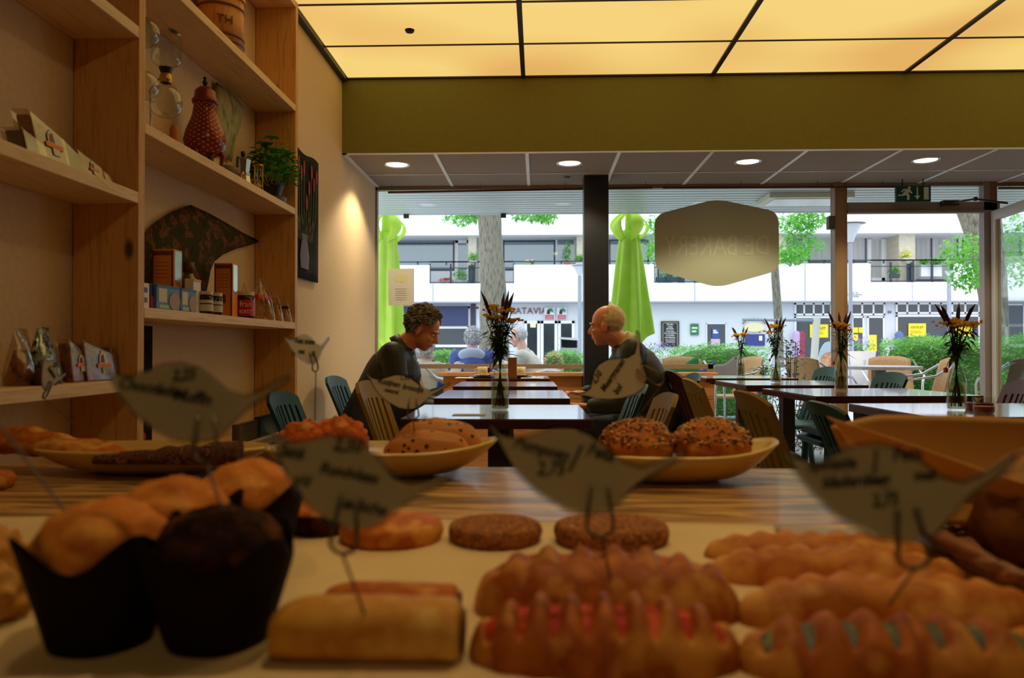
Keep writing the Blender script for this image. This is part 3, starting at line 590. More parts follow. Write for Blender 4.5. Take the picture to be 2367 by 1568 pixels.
# barrel on shelf B
r = thing('wooden_barrel', 'round wooden tub with carved bands and the letters TH', 'barrel', (-1.205, at(500, -1.2), zB))
bw = M_wood('barrel wood', [(196, 122, 44), (208, 138, 58), (178, 104, 34)], 2, knots=False)
MB().lathe([(0.082, 0), (0.084, 0.2), (0.0001, 0.2)], seg=32).build('tub', bw, r, smooth=True)
for z in (0.03, 0.055, 0.165): MB().lathe([(0.083, z-0.006), (0.0875, z-0.003), (0.0875, z+0.003), (0.083, z+0.006)], seg=32, cap=False).build('band', M('band dark wood', (110, 60, 22), 0.5), r, smooth=True)
MB().lathe([(0.0001, 0.2), (0.089, 0.2), (0.089, 0.222), (0.0001, 0.23)], seg=32).build('lid', bw, r)
dv = Vector((0.55, -0.835, 0)).normalized(); text('TH', 0.045, M('band dark wood', (110, 60, 22), 0.5), frame(dv*0.085+Vector((0, 0, 0.09)), (0.835, 0.55, 0), (0, 0, 1)), 'lettering', r, 0.002)
# -- left bay packs
cakem = M('spiced cake', (112, 58, 26), 0.7, var=[(150, 86, 40), (84, 40, 20)], scale=40, bump=0.3)
darkc = M('dark rye', (58, 30, 18), 0.7, var=[(80, 44, 26)], scale=50, bump=0.3)
labo = M('label orange', (236, 130, 30), 0.5); labw = M('label white', (225, 215, 205), 0.5); labm = M('label magenta', (120, 30, 60), 0.5)
def cake_pack(px, x, z0, L_, H_, D_, lab, lean=0.25, m=cakem, label=True, grp=None):
    r = thing('cake_pack', lab, 'package', (x, at(px, x), z0), 0, grp)
    def fx(u, v, t): return Vector((t*D_-v*H_*lean, (u-0.5)*L_, v*H_))
    b = MB(); vs = []
    for t in (0, 1):
        for (u, v) in ((0, 0), (1, 0), (1, 0.62), (0, 1)): vs.append(fx(u, v, t))
    MB().add(vs, [(0, 3, 2, 1), (4, 5, 6, 7), (0, 1, 5, 4), (1, 2, 6, 5), (2, 3, 7, 6), (3, 0, 4, 7)]).build('cake', m, r, bevel=0.006)
    vs = []
    for t in (-0.15, 1.12):
        for (u, v) in ((-0.06, 0), (1.05, 0), (1.06, 0.7), (-0.06, 1.1)): vs.append(fx(u, v, t))
    MB().add(vs, [(0, 3, 2, 1), (4, 5, 6, 7), (0, 1, 5, 4), (1, 2, 6, 5), (2, 3, 7, 6), (3, 0, 4, 7)]).build('wrapper', cello, r, bevel=0.004)
    if label:
        c = fx(0.55, 0.45, 1.16); ey = Vector((-lean, 0, 1)).normalized(); s = min(L_, H_)*0.36; ex_ = Vector((0, 1, 0))
        P_ = lambda a, e: c+ex_*a*s+ey*e*s
        MB().prism([P_(-0.6, -0.2), P_(-0.5, 0.6), P_(-0.1, 1.0), P_(0.3, 0.8), P_(0.7, -0.2)], (0.0012, 0, 0)).build('label', labw, r)
        MB().prism([P_(-0.45, 0.1), P_(-0.35, 0.6), P_(0.0, 0.75), P_(0.1, 0.1)], (0.0016, 0, 0)).build('label_print', labm, r)
        MB().prism([P_(-0.85, -0.25), P_(-0.85, 0.05), P_(0.85, 0.05), P_(0.85, -0.25)], (0.0018, 0, 0)).build('label_band', labo, r)
        MB().prism([P_(-0.25, -0.7), P_(-0.25, -0.25), P_(0.45, -0.25), P_(0.45, -0.7)], (0.0012, 0, 0)).build('barcode', labw, r)
    return r
cake_pack(15, -1.18, zD, 0.07, 0.055, 0.04, 'dark cake pack at the far left of the upper left shelf', m=darkc, label=False)
cake_pack(66, -1.175, zD, 0.11, 0.105, 0.035, 'tall pointed cake pack with orange label on the upper left shelf')
cake_pack(116, -1.18, zD, 0.06, 0.075, 0.035, 'narrow cake pack right of the tall pointed one', m=darkc, label=False)
cake_pack(162, -1.18, zD, 0.09, 0.062, 0.035, 'low cake pack with round magenta and white label')
cake_pack(208, -1.18, zD, 0.06, 0.034, 0.035, 'lowest cake pack nearest the middle upright', label=False)
cake_pack(140, -1.185, zE, 0.07, 0.10, 0.03, 'spiced cake pack left of two on the lower left shelf', 0.12)
cake_pack(192, -1.175, zE, 0.13, 0.098, 0.03, 'spiced cake slab pack with orange label, lower left shelf', 0.12)
cake_pack(235, -1.19, zE, 0.07, 0.09, 0.03, 'rightmost spiced cake pack on the lower left shelf', 0.12, label=False)
irid = M('iridescent foil', (90, 90, 100), 0.15, 0.5, var=[(190, 210, 190), (60, 50, 50), (130, 90, 150)], scale=22, contrast=(0.38, 0.6))
pouch('gift_bag', 'tall shiny wrapped bag at the left on the lower left shelf', at(70, -1.19), -1.185, zE, 0.09, 0.135, 0.08, darkc, None, seedn=21, wrap=irid, rz=0.2)
pouch('gift_bag', 'brown wrapped bag at the far left edge of the lower left shelf', at(20, -1.19), -1.19, zE, 0.09, 0.13, 0.07, cakem, None, seedn=31, rz=0.2)
r = thing('dark_bun', 'dark round cake in wrap standing before the shiny bag', 'cake', (-1.135, at(82, -1.135), zE)); MB().sph((0, 0, 0.022), (0.022, 0.032, 0.022), 18, 10, fn=lambda d: 1+0.06*nz(d, 4)).build('cake', darkc, r, smooth=True); MB().lathe([(0.022, 0.0), (0.024, 0.012), (0.02, 0.014)], seg=20, cap=False).build('paper_cup', M('cup brown', (70, 40, 30), 0.7), r)
# -- lower middle bay
tul = M('black tulip print', (26, 22, 20), 0.85, spec=0.1, var=[(32, 27, 24), (38, 40, 26)], scale=14)
a = PX(300, 1010, -1.285); c = PX(350, 752, -1.285)
r = thing('art_print', 'dark print with a red flower leaning low in the middle bay', 'poster', (-1.285, (a.y+c.y)/2, zG)); MB().box((-0.004, -(c.y-a.y)/2, 0), (0.004, (c.y-a.y)/2, 0.44)).build('sheet', tul, r)
fl = MB()
for k in range(6): fl.leaf((0.006, 0.0, 0.07), (0, math.cos(0.5+k*0.45), math.sin(0.5+k*0.45)), (1, 0, 0), 0.035, 0.014)
fl.build('red_flower', M('tulip red', (190, 40, 50), 0.6), r)
for k, (p0, p1, h, m, lab) in enumerate(((540, 590, 0.075, M('wood framed dark', (84, 60, 40), 0.5), 'small brown framed picture low in the middle bay'), (592, 640, 0.085, M('teal card', (44, 58, 56), 0.5), 'small dark teal card low in the middle bay'))):
    r, w, d, hh = carton('picture_card', lab, p0, p1, h, -1.14, 0.02, m, [(0.08, 0.1, 0.92, 0.9, M('card inner %d' % k, (110, 92, 66) if k == 0 else (70, 84, 80), 0.6), 'picture')], z0=zG, cat='picture')
# -- tulip poster on wall
pz1 = PX(735, 380, LW+0.012); pz0 = PX(735, 655, LW+0.012); y0 = 3.86
r = thing('tulip_poster', 'black unframed poster of red tulips on the left wall beside the shelf', 'poster', (LW+0.01, (y0+pz1.y)/2, pz0.z)); hw = (pz1.y-y0)/2; hh = pz1.z-pz0.z
MB().grid(lambda u, v: Vector((0.004+0.03*max(0, (0.35-u))*v*v*3, (u*2-1)*hw, v*hh*(1+0.015*math.sin(u*9)))), 14, 14).build('sheet', tul, r, smooth=True, solid=0.002)
b = MB(); b.cur = 0; g = MB(); random.seed(5)
for k in range(11):
    y = -hw+0.06+k*(2*hw-0.1)/10.5; z = hh*random.uniform(0.55, 0.84); g.tube([(0.009, y*0.5, hh*0.3), (0.010, y*0.9, hh*0.5), (0.010, y, z)], 0.0035, 5)
    b.sph((0.011, y, z+0.035), (0.004, 0.016, 0.045), 10, 8)
b.mi = [0]*len(b.f)
for k in range(14): g.leaf((0.009, random.uniform(-hw*0.6, hw*0.6), hh*0.3), (0, random.uniform(-0.4, 0.4), 1), (1, 0, 0), 0.2, 0.012)
nb = len(b.v); b.v += g.v; b.f += [tuple(i+nb for i in f) for f in g.f]; b.mi += [1]*len(g.f); b.build('printed_tulips', [M('tulip print red', (150, 34, 44), 0.6), M('tulip stem', (84, 92, 66), 0.6)], r)
MB().lathe([(0.0001, 0.0), (0.07, 0.0), (0.085, 0.07), (0.05, 0.16), (0.06, 0.19)], (0.009, 0.02, hh*0.08), 16, Matrix.Diagonal((0.05, 1, 1, 1))).build('painted_vase', M('painted vase', (96, 72, 56), 0.6), r)
# ================================================================== COUNTER
ZC = CAMZ-0.235; cw = [(150, 100, 44), (206, 152, 82), (96, 62, 34), (216, 164, 96), (120, 78, 40)]
r = thing('bakery_counter', 'long counter with a strongly grained wooden top holding the pastries', 'counter', (0.25, 0.9, 0))
MB().box((-1.33, -0.62, ZC-0.04), (2.35, 0.615, ZC)).build('countertop', M_wood('counter grain', cw, 0, scale=2.4, knots=False, stripe=9, rough=0.4, contrast=(0.32, 0.68), coat=0.15), r, bevel=0.006)
MB().box((-1.30, -0.55, 0.08), (2.3, 0.58, ZC-0.04)).build('cabinet_body', M_wood('cabinet wood', [(150, 104, 60), (134, 90, 50)], 2, knots=False), r)
MB().box((-1.28, -0.5, 0), (2.28, 0.54, 0.08)).build('plinth', M('plinth', (40, 34, 30), 0.6), r)
def C(px, py, dz=0.0): return PZ(px, py, ZC+dz)
pap = M('baking paper', (222, 190, 138), 0.7, var=[(214, 180, 126)], scale=8, bump=0.1)
MB_ = MB().grid(lambda u, v: Vector((-0.85+u*1.31, 0.31+v*0.725+0.01*math.sin(u*5), ZC+0.0012+0.0015*(1+math.sin(u*23+v*3))*(0.5+0.5*nz((u*4, v*4, 0))))), 60, 20)
tag(MB_.build('baking_paper', pap, smooth=True, solid=0.0006), 'sheet of cream baking paper on the counter under the pastries', 'paper')
tag(MB().grid(lambda u, v: Vector((0.30+u*0.11, 0.90+v*0.10, ZC+0.006+0.002*math.sin(u*6))), 10, 6).build('paper_sheet', M('grey slip', (170, 150, 130), 0.6), smooth=True, solid=0.0006), 'small greyish paper slip behind the spinach rolls', 'paper')
# ---- muffins
mufm = M('muffin crumb', (214, 134, 52), 0.75, spec=0.15, var=[(196, 108, 36), (226, 154, 72)], scale=34, bump=0.35)
chom = M('chocolate muffin', (60, 28, 14), 0.9, spec=0.1, var=[(30, 13, 7), (92, 48, 22)], scale=30, bump=0.9)
pch = M('muffin paper dark brown', (22, 10, 9), 0.75, spec=0.12, bump=0.08)
def muffin(px, py, h, rt, rb, lab, m, ntip=4, ph=0.0, seedn=0, dome=0.80):
    p = C(px, py); r = thing('muffin', lab, 'muffin', p); hp = h*0.60
    def pf(u, v):
        a = 2*PI*u; k = rb+(rt-rb)*v**0.9; tip = max(0, math.cos((a-ph)*ntip/2))**2; tip = abs(math.cos((a-ph)*ntip/2))**2.2
        z = v*(hp+tip*h*0.24*v*v); k += tip*0.010*v*v*v+0.0012*math.sin(a*17)*v*(1-v)
        k *= 1+0.02*math.sin(a*5+seedn)
        return Vector((k*math.cos(a), k*math.sin(a), z+0.0008))
    MB().grid(pf, 72, 14).lathe([(0.0001, 0.0008), (rb, 0.0008)], seg=36, cap=False).build('paper_cup', pch, r, smooth=True, solid=0.0009)
    def df(d): return 1+0.10*nz((d.x*1.6+seedn, d.y*1.6, d.z*1.6), 1.6)+0.04*nz((d.x+seedn, d.y, d.z), 7)
    tb = MB().sph((0, 0, h-rt*dome*1.0), (rt*0.96, rt*0.96, rt*dome), 40, 24, fn=df)
    for i, v in enumerate(tb.v):
        rmax = 0.92*(rb+(rt-rb)*max(0, min(v.z/hp, 1))**0.9); q = math.hypot(v.x, v.y)
        if v.z < hp and q > rmax: tb.v[i] = Vector((v.x*rmax/q, v.y*rmax/q, v.z))
    tb.build('muffin_top', m, r, smooth=True)
    return r
muffin(235, 1488, 0.113, 0.053, 0.036, 'orange vanilla muffin in a dark tulip paper, front left', mufm, 4, 0.9, 1)
muffin(505, 1486, 0.108, 0.056, 0.036, 'dark chocolate muffin in tulip paper, front of the group', chom, 4, 2.6, 7)
muffin(400, 1396, 0.115, 0.054, 0.036, 'orange muffin squeezed behind the two front muffins', mufm, 4, -0.8, 3)
muffin(572, 1318, 0.116, 0.055, 0.036, 'orange muffin at the back right of the muffin group', mufm, 4, -0.35, 5)
# ---- bread shapes helper
def lump(name, label, cat, loc, rad, m, rz=0, amp=0.08, fr=2.2, seedn=0, flat=0.6, group=None, seg=36, rings=20, parent=None):
    def df(d):
        k = 1+amp*nz((d.x*fr+seedn, d.y*fr, d.z*fr))+amp*0.35*nz((d.x+seedn, d.y, d.z), 9)
        return k
    b = MB().sph((0, 0, rad[2]*flat), rad, seg, rings, fn=df)
    b.v = [Vector((v.x, v.y, max(v.z, 0.0005))) for v in b.v]
    o = b.build(name, m, parent, smooth=True); o.location = loc; o.rotation_euler = (0, 0, rz)
    if not parent: tag(o, label, cat, group)
    return o
gold = M('golden crust', (206, 118, 40), 0.55, spec=0.15, var=[(178, 84, 24), (222, 150, 66)], scale=26, bump=0.3)
seedy = M('nut cookie', (150, 84, 34), 0.8, spec=0.15, var=[(176, 108, 52), (104, 52, 20), (190, 130, 76)], scale=90, bump=0.7, bscale=140)
def cookie(px, py, rx, h, lab, m, ribs=0, dome=0.5, ry=None):
    p = C(px, py); ry = ry or rx
    def f(u, v):
        a = 2*PI*u; e = 1+0.012*math.sin(a*ribs) if ribs else 1+0.008*nz((math.cos(a), math.sin(a), 1), 6)
        if v < 0.35: t = v/0.35; k = 0.93+0.07*math.sin(t*PI/2); z = t*h*0.5
        elif v < 0.55: t = (v-0.35)/0.2; k = 1-0.06*t*t; z = h*(0.5+0.38*t)
        else: t = (v-0.55)/0.45; k = 0.94*(1-t); z = h*(0.88+0.12*math.sin(t*PI/2)*dome*2)
        return Vector((rx*k*e*math.cos(a), ry*k*e*math.sin(a), z+0.0015+0.0008*nz((k*math.cos(a)*9, k*math.sin(a)*9, 0))))
    o = MB().grid(f, 96, 30).build('round_cookie', m, smooth=True); o.location = p; return tag(o, lab, 'cookie')
cookie(905, 1250, 0.0625, 0.026, 'golden filled round cookie with ribbed edge, second from the left', gold, 34, 0.9)
cookie(1145, 1251, 0.057, 0.023, 'brown nutty round cookie, third from the left', seedy)
cookie(1413, 1256, 0.069, 0.026, 'brown nutty round cookie at the right end of the row', seedy, ry=0.06)
p = C(742, 1232); r = thing('filled_tart', 'small tart with dark chocolate side and orange top behind the muffins', 'tart', p)
MB().lathe([(0.034, 0.0015), (0.043, 0.028), (0.0001, 0.028)], seg=40).build('tart_case', chom, r, smooth=False); MB().sph((0, 0, 0.028), (0.041, 0.041, 0.013), 30, 14, fn=lambda d: 1+0.08*nz(d, 5)).build('tart_top', gold, r, smooth=True)
# ---- sausage rolls
pale = M('pale pastry', (212, 156, 68), 0.5, spec=0.15, var=[(196, 128, 48), (222, 176, 96)], scale=18, bump=0.12)
def saus(px, py, ln, ry, h, lab, rz=0.0, m=pale):
    p = C(px, py); r = thing('sausage_roll', lab, 'pastry', p, rz)
    def f(u, v):
        x = (u-0.5)*ln; e = (1-abs(2*u-1)**7)**0.4 if u < 0.5 else (1-abs(2*u-1)**26)**0.5; a = 2*PI*v
        cy = math.cos(a); sz = math.sin(a); yy = math.copysign(abs(cy)**0.8, cy)*ry*(0.35+0.65*e); zz = (0.5+0.5*math.copysign(abs(sz)**0.75, sz))*h*(0.45+0.55*e)
        return Vector((x, yy*(1+0.03*nz((u*5, v*3, 1))), zz*(1+0.05*nz((u*4, v*3, 2)))+0.0015))
    b = MB().grid(f, 48, 32)
    b.add([f(0, j/32) for j in range(32)], [tuple(range(32))]); b.build('pastry_case', m, r, smooth=True)
    MB().lathe([(0.0001, 0), (ry*0.72, 0.0), (ry*0.70, 0.0015), (0.0001, 0.002)], (ln/2, 0, h*0.5), 20, Matrix.Rotation(PI/2, 4, 'Y') @ Matrix.Diagonal((0.9, 1, 1, 1))).build('meat_filling', M('meat filling', (90, 44, 26), 0.7, bump=0.4), r)
    return r
saus(848, 1522, 0.145, 0.026, 0.043, 'pale golden sausage roll at the front below the leaning bird tag')
saus(900, 1450, 0.117, 0.021, 0.034, 'darker sausage roll hidden behind the front one', 0.0, gold)
# ---- lattice pastries
redf = M('tomato filling', (190, 44, 12), 0.6, spec=0.2, var=[(160, 24, 8), (214, 84, 30)], scale=50, bump=0.4)
grnf = M('spinach filling', (56, 66, 20), 0.5, var=[(34, 42, 12), (104, 106, 44)], scale=60, bump=0.5)
crust = M('baked crust', (188, 104, 38), 0.5, spec=0.15, var=[(150, 70, 20), (206, 138, 62)], scale=22, bump=0.25)
crustg = M('golden braided crust', (208, 132, 50), 0.5, spec=0.15, var=[(180, 98, 32), (222, 156, 76)], scale=22, bump=0.25)
def lattice(px, py, ln, ry, h, ribs, lab, fill, m, rz=0.0, ridge=0.0, amp=0.22, taper=0.2, name='stuffed_pastry', slant=0.35, wc=0.40, ww=0.12):
    p = C(px, py, 0.0015); r = thing(name, lab, 'pastry', p, rz)
    def env(u): return (1-abs(2*u-1)**3.2)**0.5*(1-taper)+taper*(1-abs(2*u-1)**8)**0.5
    def fl(u, v):
        a = PI*v; e = env(u); return Vector(((u-0.5)*ln*0.97, math.cos(a)*ry*0.9*e, math.sin(a)*h*0.80*e))
    MB().grid(fl, 40, 14).build('filling', fill, r, smooth=True)
    def f(u, v):
        a = PI*v; e = env(u); w = math.sin(2*PI*(ribs*u+slant*(v-0.5))); top = math.exp(-((v-wc)/ww)**4)
        s = w*0.5+0.5; s = s**0.4
        k = 1-amp*1.25*(1-s)*top; k += 0.07*nz((u*7, v*3, px*0.01))
        c = math.cos(a); zz = math.sin(a)*h*e*k
        if ridge: zz += ridge*max(0, 1-abs(v-wc)/0.09)*e*(0.55+0.45*w)
        return Vector(((u-0.5)*ln, math.copysign(abs(c)**0.85, c)*ry*e*(1+0.03*w*(1-top)), max(zz, 0)))
    MB().grid(f, 150, 40).build('crust', m, r, smooth=True)
    return r
lattice(1400, 1412, 0.235, 0.052, 0.052, 8, 'red tomato filled pastry with crimped ridge, behind the front one', redf, crust, -0.04, 0.005, 0.20, wc=0.47, ww=0.11)
lattice(1395, 1518, 0.205, 0.045, 0.046, 8.5, 'red tomato filled pastry with open ribs at the bottom edge', redf, crust, -0.02, 0.0, 0.42, wc=0.5, ww=0.27, slant=0.15)
lattice(1895, 1296, 0.25, 0.030, 0.030, 9, 'braided spinach pastry farthest back by the basket', grnf, crustg, -0.06, 0.002, 0.10, name='spinach_pastry')
lattice(1935, 1350, 0.25, 0.032, 0.036, 9, 'braided spinach pastry second from the back', grnf, crustg, -0.10, 0.002, 0.11, name='spinach_pastry')
lattice(2060, 1442, 0.26, 0.036, 0.040, 9, 'braided spinach pastry third from the back, with tag wire', grnf, crustg, 0.0, 0.002, 0.11, name='spinach_pastry')
lattice(2080, 1548, 0.235, 0.040, 0.040, 8, 'braided spinach pastry nearest the camera at lower right', grnf, crust, 0.0, 0.0, 0.36, name='spinach_pastry', wc=0.5, ww=0.25, slant=0.8)
lump('bread_roll', 'small orange bread end beside the left picture edge behind the muffins', 'bread', C(-22, 1130), (0.035, 0.04, 0.02), gold)
lump('puff_pastry', 'pale puff pastry at the left edge, farther of two', 'pastry', C(-18, 1340), (0.03, 0.035, 0.032), pale, amp=0.3, fr=3)
lump('puff_pastry', 'pale puff pastry at the left edge, nearer of two', 'pastry', C(-30, 1440), (0.03, 0.03, 0.03), pale, amp=0.3, fr=3, seedn=4)
# ---- platters
cer = M('cream ceramic', (214, 174, 92), 0.25, spec=0.6, coat=0.3)
def platter(px, py, a, bb, h, lab, rz=0, tipr=0.0, tipl=0.0):
    p = C(px, py); 
    def f(side):
        def g(u, v):
            t = 2*PI*u; c, s = math.cos(t), math.sin(t); k = 0.52+0.48*v; z = 0.004+h*(v**1.7)
            if c > 0: z += tipr*(max(0, c)**3)*v*v
            else: z += tipl*(max(0, -c)**3)*v*v
            return Vector((a*k*math.copysign(abs(c)**0.9, c), bb*k*s, z))
        return g
    b = MB().grid(f(0), 64, 14); b.add([f(0)(k/64, 0) for k in range(64)], [tuple(range(64))])
    b.lathe([(a*0.46, 0.0), (a*0.48, 0.004)], seg=48, mat=Matrix.Diagonal((1, bb/a, 1, 1)), cap=False)
    o = b.build('serving_platter', cer, smooth=True, solid=0.006); o.location = (p.x, p.y, ZC+0.004); o.rotation_euler = (0, 0, rz); return tag(o, lab, 'platter')
platter(352, 1092, 0.22, 0.09, 0.040, 'long cream platter with baguette at the left rear of the counter', 0.03)
platter(880, 1098, 0.215, 0.095, 0.042, 'cream platter with raisin rolls and scones in the middle', 0.0, 0.018)
platter(1545, 1108, 0.19, 0.105, 0.044, 'cream platter holding two seeded buns at the right rear', 0.0, 0.02)
bag = M('herb baguette', (206, 124, 44), 0.6, spec=0.15, var=[(176, 84, 26), (220, 158, 72), (186, 98, 36)], scale=14, bump=0.3)
p = C(295, 1052); 
def bf(u, v):
    x = (u-0.5)*0.36; e = (1-abs(2*u-1)**2.6)**0.5; a = 2*PI*v
    return Vector((x, math.cos(a)*0.042*e, (math.sin(a)*0.5+0.5)*0.055*e*(1.15-0.5*u)+0.012*nz((u*7, v*4, 0))*e))
o = MB().grid(bf, 60, 24).build('filled_baguette', bag, smooth=True); o.location = (p.x-0.02, 1.52-0.10, ZC+0.026); o.rotation_euler = (0, 0.10, -0.08); tag(o, 'long spotted golden flatbread stick on the left platter', 'bread')
dk = M('dark slice', (70, 34, 18), 0.8, var=[(110, 58, 30), (40, 20, 12), (150, 96, 50)], scale=60, bump=0.6)
p = PY(405, 1045, 1.36)
def df2(u, v):
    a = 2*PI*v; k = 1+0.18*nz((u*9, v*4, 3)); return Vector(((u-0.5)*0.255, math.cos(a)*0.018*k, (math.sin(a)*0.5+0.5)*(0.018+0.026*u)*k))
b = MB().grid(df2, 40, 16); 
for uu in (0, 1): b.add([df2(uu, j/16) for j in range(16)], [tuple(range(16))])
o = b.build('nut_bar', dk, smooth=True); o.location = (p.x, 1.335, ZC+0.028); tag(o, 'dark crusty nut bar lying in front of the baguette on the left platter', 'cake')
scn = M('cheese scone', (214, 110, 40), 0.7, spec=0.15, var=[(190, 80, 24), (226, 146, 70)], scale=44, bump=0.6)
for k, (px, yy, rr, lab) in enumerate(((705, 1.42, 0.046, 'orange cheese scone left of the pair under the small bird tag'), (785, 1.44, 0.05, 'taller orange cheese scone right of the pair'))):
    q = PY(px, 1000, yy); lump('cheese_scone', lab, 'scone', (q.x, yy, ZC+0.018), (rr*1.1, rr*0.9, rr), scn, amp=0.22, fr=3, seedn=k*5, flat=0.72)
rai = bpy.data.materials.new('raisin dough'); rai.use_nodes = True; n = rai.node_tree; p_ = n.nodes['Principled BSDF']; p_.inputs['Roughness'].default_value = 0.5
t1 = n.nodes.new('ShaderNodeTexCoord'); v1 = n.nodes.new('ShaderNodeTexVoronoi'); v1.inputs['Scale'].default_value = 62; n.links.new(t1.outputs['Object'], v1.inputs['Vector'])
c1 = n.nodes.new('ShaderNodeValToRGB'); c1.color_ramp.elements[0].position = 0.22; c1.color_ramp.elements[0].color = L((44, 24, 12)); c1.color_ramp.elements[1].position = 0.30; c1.color_ramp.elements[1].color = L((200, 122, 46))
n.links.new(v1.outputs['Distance'], c1.inputs[0]); n.links.new(c1.outputs[0], p_.inputs['Base Color'])
q = PY(1012, 1000, 1.45); o = lump('raisin_bun', 'large raisin bun slice at the back of the middle platter', 'bun', (q.x, 1.45, ZC+0.016), (0.084, 0.036, 0.044), rai, amp=0.1, flat=0.9, seedn=2)
q = PY(985, 1050, 1.375); o = lump('raisin_bun', 'smaller oval raisin bun in front on the middle platter', 'bun', (q.x, 1.395, ZC+0.018), (0.078, 0.032, 0.036), rai, amp=0.07, flat=0.85, seedn=6)
bun = M('seeded bun', (190, 106, 38), 0.55, spec=0.15, var=[(172, 88, 28), (206, 128, 54)], scale=18, bump=0.2)
seed1 = M('seed light', (214, 158, 82), 0.6); seed2 = M('seed dark', (92, 56, 24), 0.6)
for k, (px, yy, rr, lab) in enumerate(((1472, 1.395, 0.066, 'round multigrain bun left of two, with bird tag on a wire'), (1645, 1.385, 0.0685, 'round multigrain bun right of two, covered in pumpkin seeds'))):
    q = PY(px, 1030, yy); r = thing('seeded_bun', lab, 'bun', (q.x, yy, ZC+0.024))
    def df(d, k=k): return 1+0.07*nz((d.x+k*3, d.y, d.z), 3)+0.035*nz((d.x+k*3, d.y, d.z), 9)
    b = MB().sph((0, 0, rr*0.52), (rr, rr, rr*0.72), 48, 28, fn=df); b.v = [Vector((v.x, v.y, max(v.z, 0.0))) for v in b.v]; b.build('bun_body', bun, r, smooth=True)
    random.seed(11+k)
    for nm, sm, cnt in (('light_seeds', seed1, 230), ('dark_seeds', seed2, 200)):
        sb_ = MB()
        for j in range(cnt):
            d = Vector((random.gauss(0, 1), random.gauss(0, 1), abs(random.gauss(0, 1))*0.9+0.1)).normalized()
            if d.z < 0.12: continue
            c = Vector((d.x*rr, d.y*rr, d.z*rr*0.72))*df(d)+Vector((0, 0, rr*0.52))
            sb_.sph(c, (0.0044, 0.0024, 0.0019), 6, 4, Matrix.Rotation(random.uniform(0, PI), 4, 'Z') @ Matrix.Rotation(random.uniform(-0.5, 0.5), 4, 'Y'))
        o = sb_.build(nm, sm, r); o['kind'] = 'stuff'
# ---- basket with liner and bread
bx, by, bw_, bd_ = 0.60, 0.78, 0.18, 0.20
r = thing('wicker_basket', 'brown wicker basket at the right edge of the counter', 'basket', (bx, by, ZC+0.001), math.radians(-7))
wick = M_wood('wicker', [(120, 66, 30), (150, 90, 44), (80, 42, 18)], 0, knots=False, stripe=3, scale=30)
b = MB(); hb = 0.034; nst = 46
def bk(t, z, off=0.0):
    c, s = math.cos(t), math.sin(t); k = 0.86+0.14*z/hb
    return Vector((math.copysign(abs(c)**0.45, c)*(bw_+off)*k, math.copysign(abs(s)**0.45, s)*(bd_+off)*k, z))
for j in range(5):
    z = 0.004+j*hb/5
    b.tube([bk(2*PI*i/(nst*2), z, 0.0028*(1 if (i+j) % 2 else -1)) for i in range(nst*2)], 0.0038, 6, closed=True)
for i in range(nst): b.tube([bk(2*PI*i/nst, 0, 0), bk(2*PI*i/nst, hb, 0)], 0.003, 6)
b.build('woven_side', wick, r, smooth=True)
b = MB()
for q_ in range(2): b.tube([bk(2*PI*i/120, hb+0.003+0.004*math.sin(i*0.9+q_*PI), 0.004*math.cos(i*0.9+q_*PI)) for i in range(120)], 0.0055, 8, closed=True)
b.build('braided_rim', wick, r, smooth=True)
MB().prism([bk(2*PI*i/60, 0.0, -0.004) for i in range(60)], (0, 0, 0.005)).build('basket_bottom', wick, r)
kraft = M('kraft paper', (204, 146, 66), 0.6, var=[(196, 136, 58)], scale=10, bump=0.05)
def kf(u, v):      # upright sheet folded over at the left
    x = 0.360+u*0.42+0.06*(1-v)*(1-u); top = 0.150-0.010*u+0.004*math.sin(u*4)
    if u < 0.14: top -= 0.012*(1-u/0.14)
    y = 0.965+0.012*math.sin(u*5)-0.03*(1-v)**2; return Vector((x-0.01*(1-v), y, ZC+0.02+v*(top-0.02)))
tag(MB().grid(kf, 40, 16).build('kraft_paper', kraft, smooth=True, solid=0.0008), 'upright golden kraft paper sheet lining the back of the basket', 'paper')
def kf2(u, v):     # folded flap sweeping from the top corner down to the right front
    x0 = 0.362+u*0.14; y0 = 0.940-u*0.20; top = 0.150-0.055*u
    out = 0.025*(v**3); return Vector((x0-out*0.3+0.06*(1-v)*(1-u*0.5), y0+out+0.006*math.sin(u*9), ZC+0.065+v*(top-0.065)))
tag(MB().grid(kf2, 40, 16).build('kraft_flap', kraft, smooth=True, solid=0.0008), 'curved folded kraft paper flap sloping along the basket side', 'paper')
loaf = M('rustic loaf', (130, 78, 34), 0.7, spec=0.15, var=[(156, 100, 48), (94, 52, 22), (180, 130, 70)], scale=14, bump=0.4)
lump('rustic_loaf', 'big rustic brown loaf in the basket behind the large bird tag', 'bread', (0.56, 0.84, ZC+0.010), (0.10, 0.065, 0.078), loaf, 0.2, amp=0.10, flat=0.6)
lump('rustic_loaf', 'second brown loaf low in the basket at the picture edge', 'bread', (0.54, 0.70, ZC+0.010), (0.085, 0.05, 0.05), loaf, -0.3, amp=0.12, flat=0.6, seedn=5)
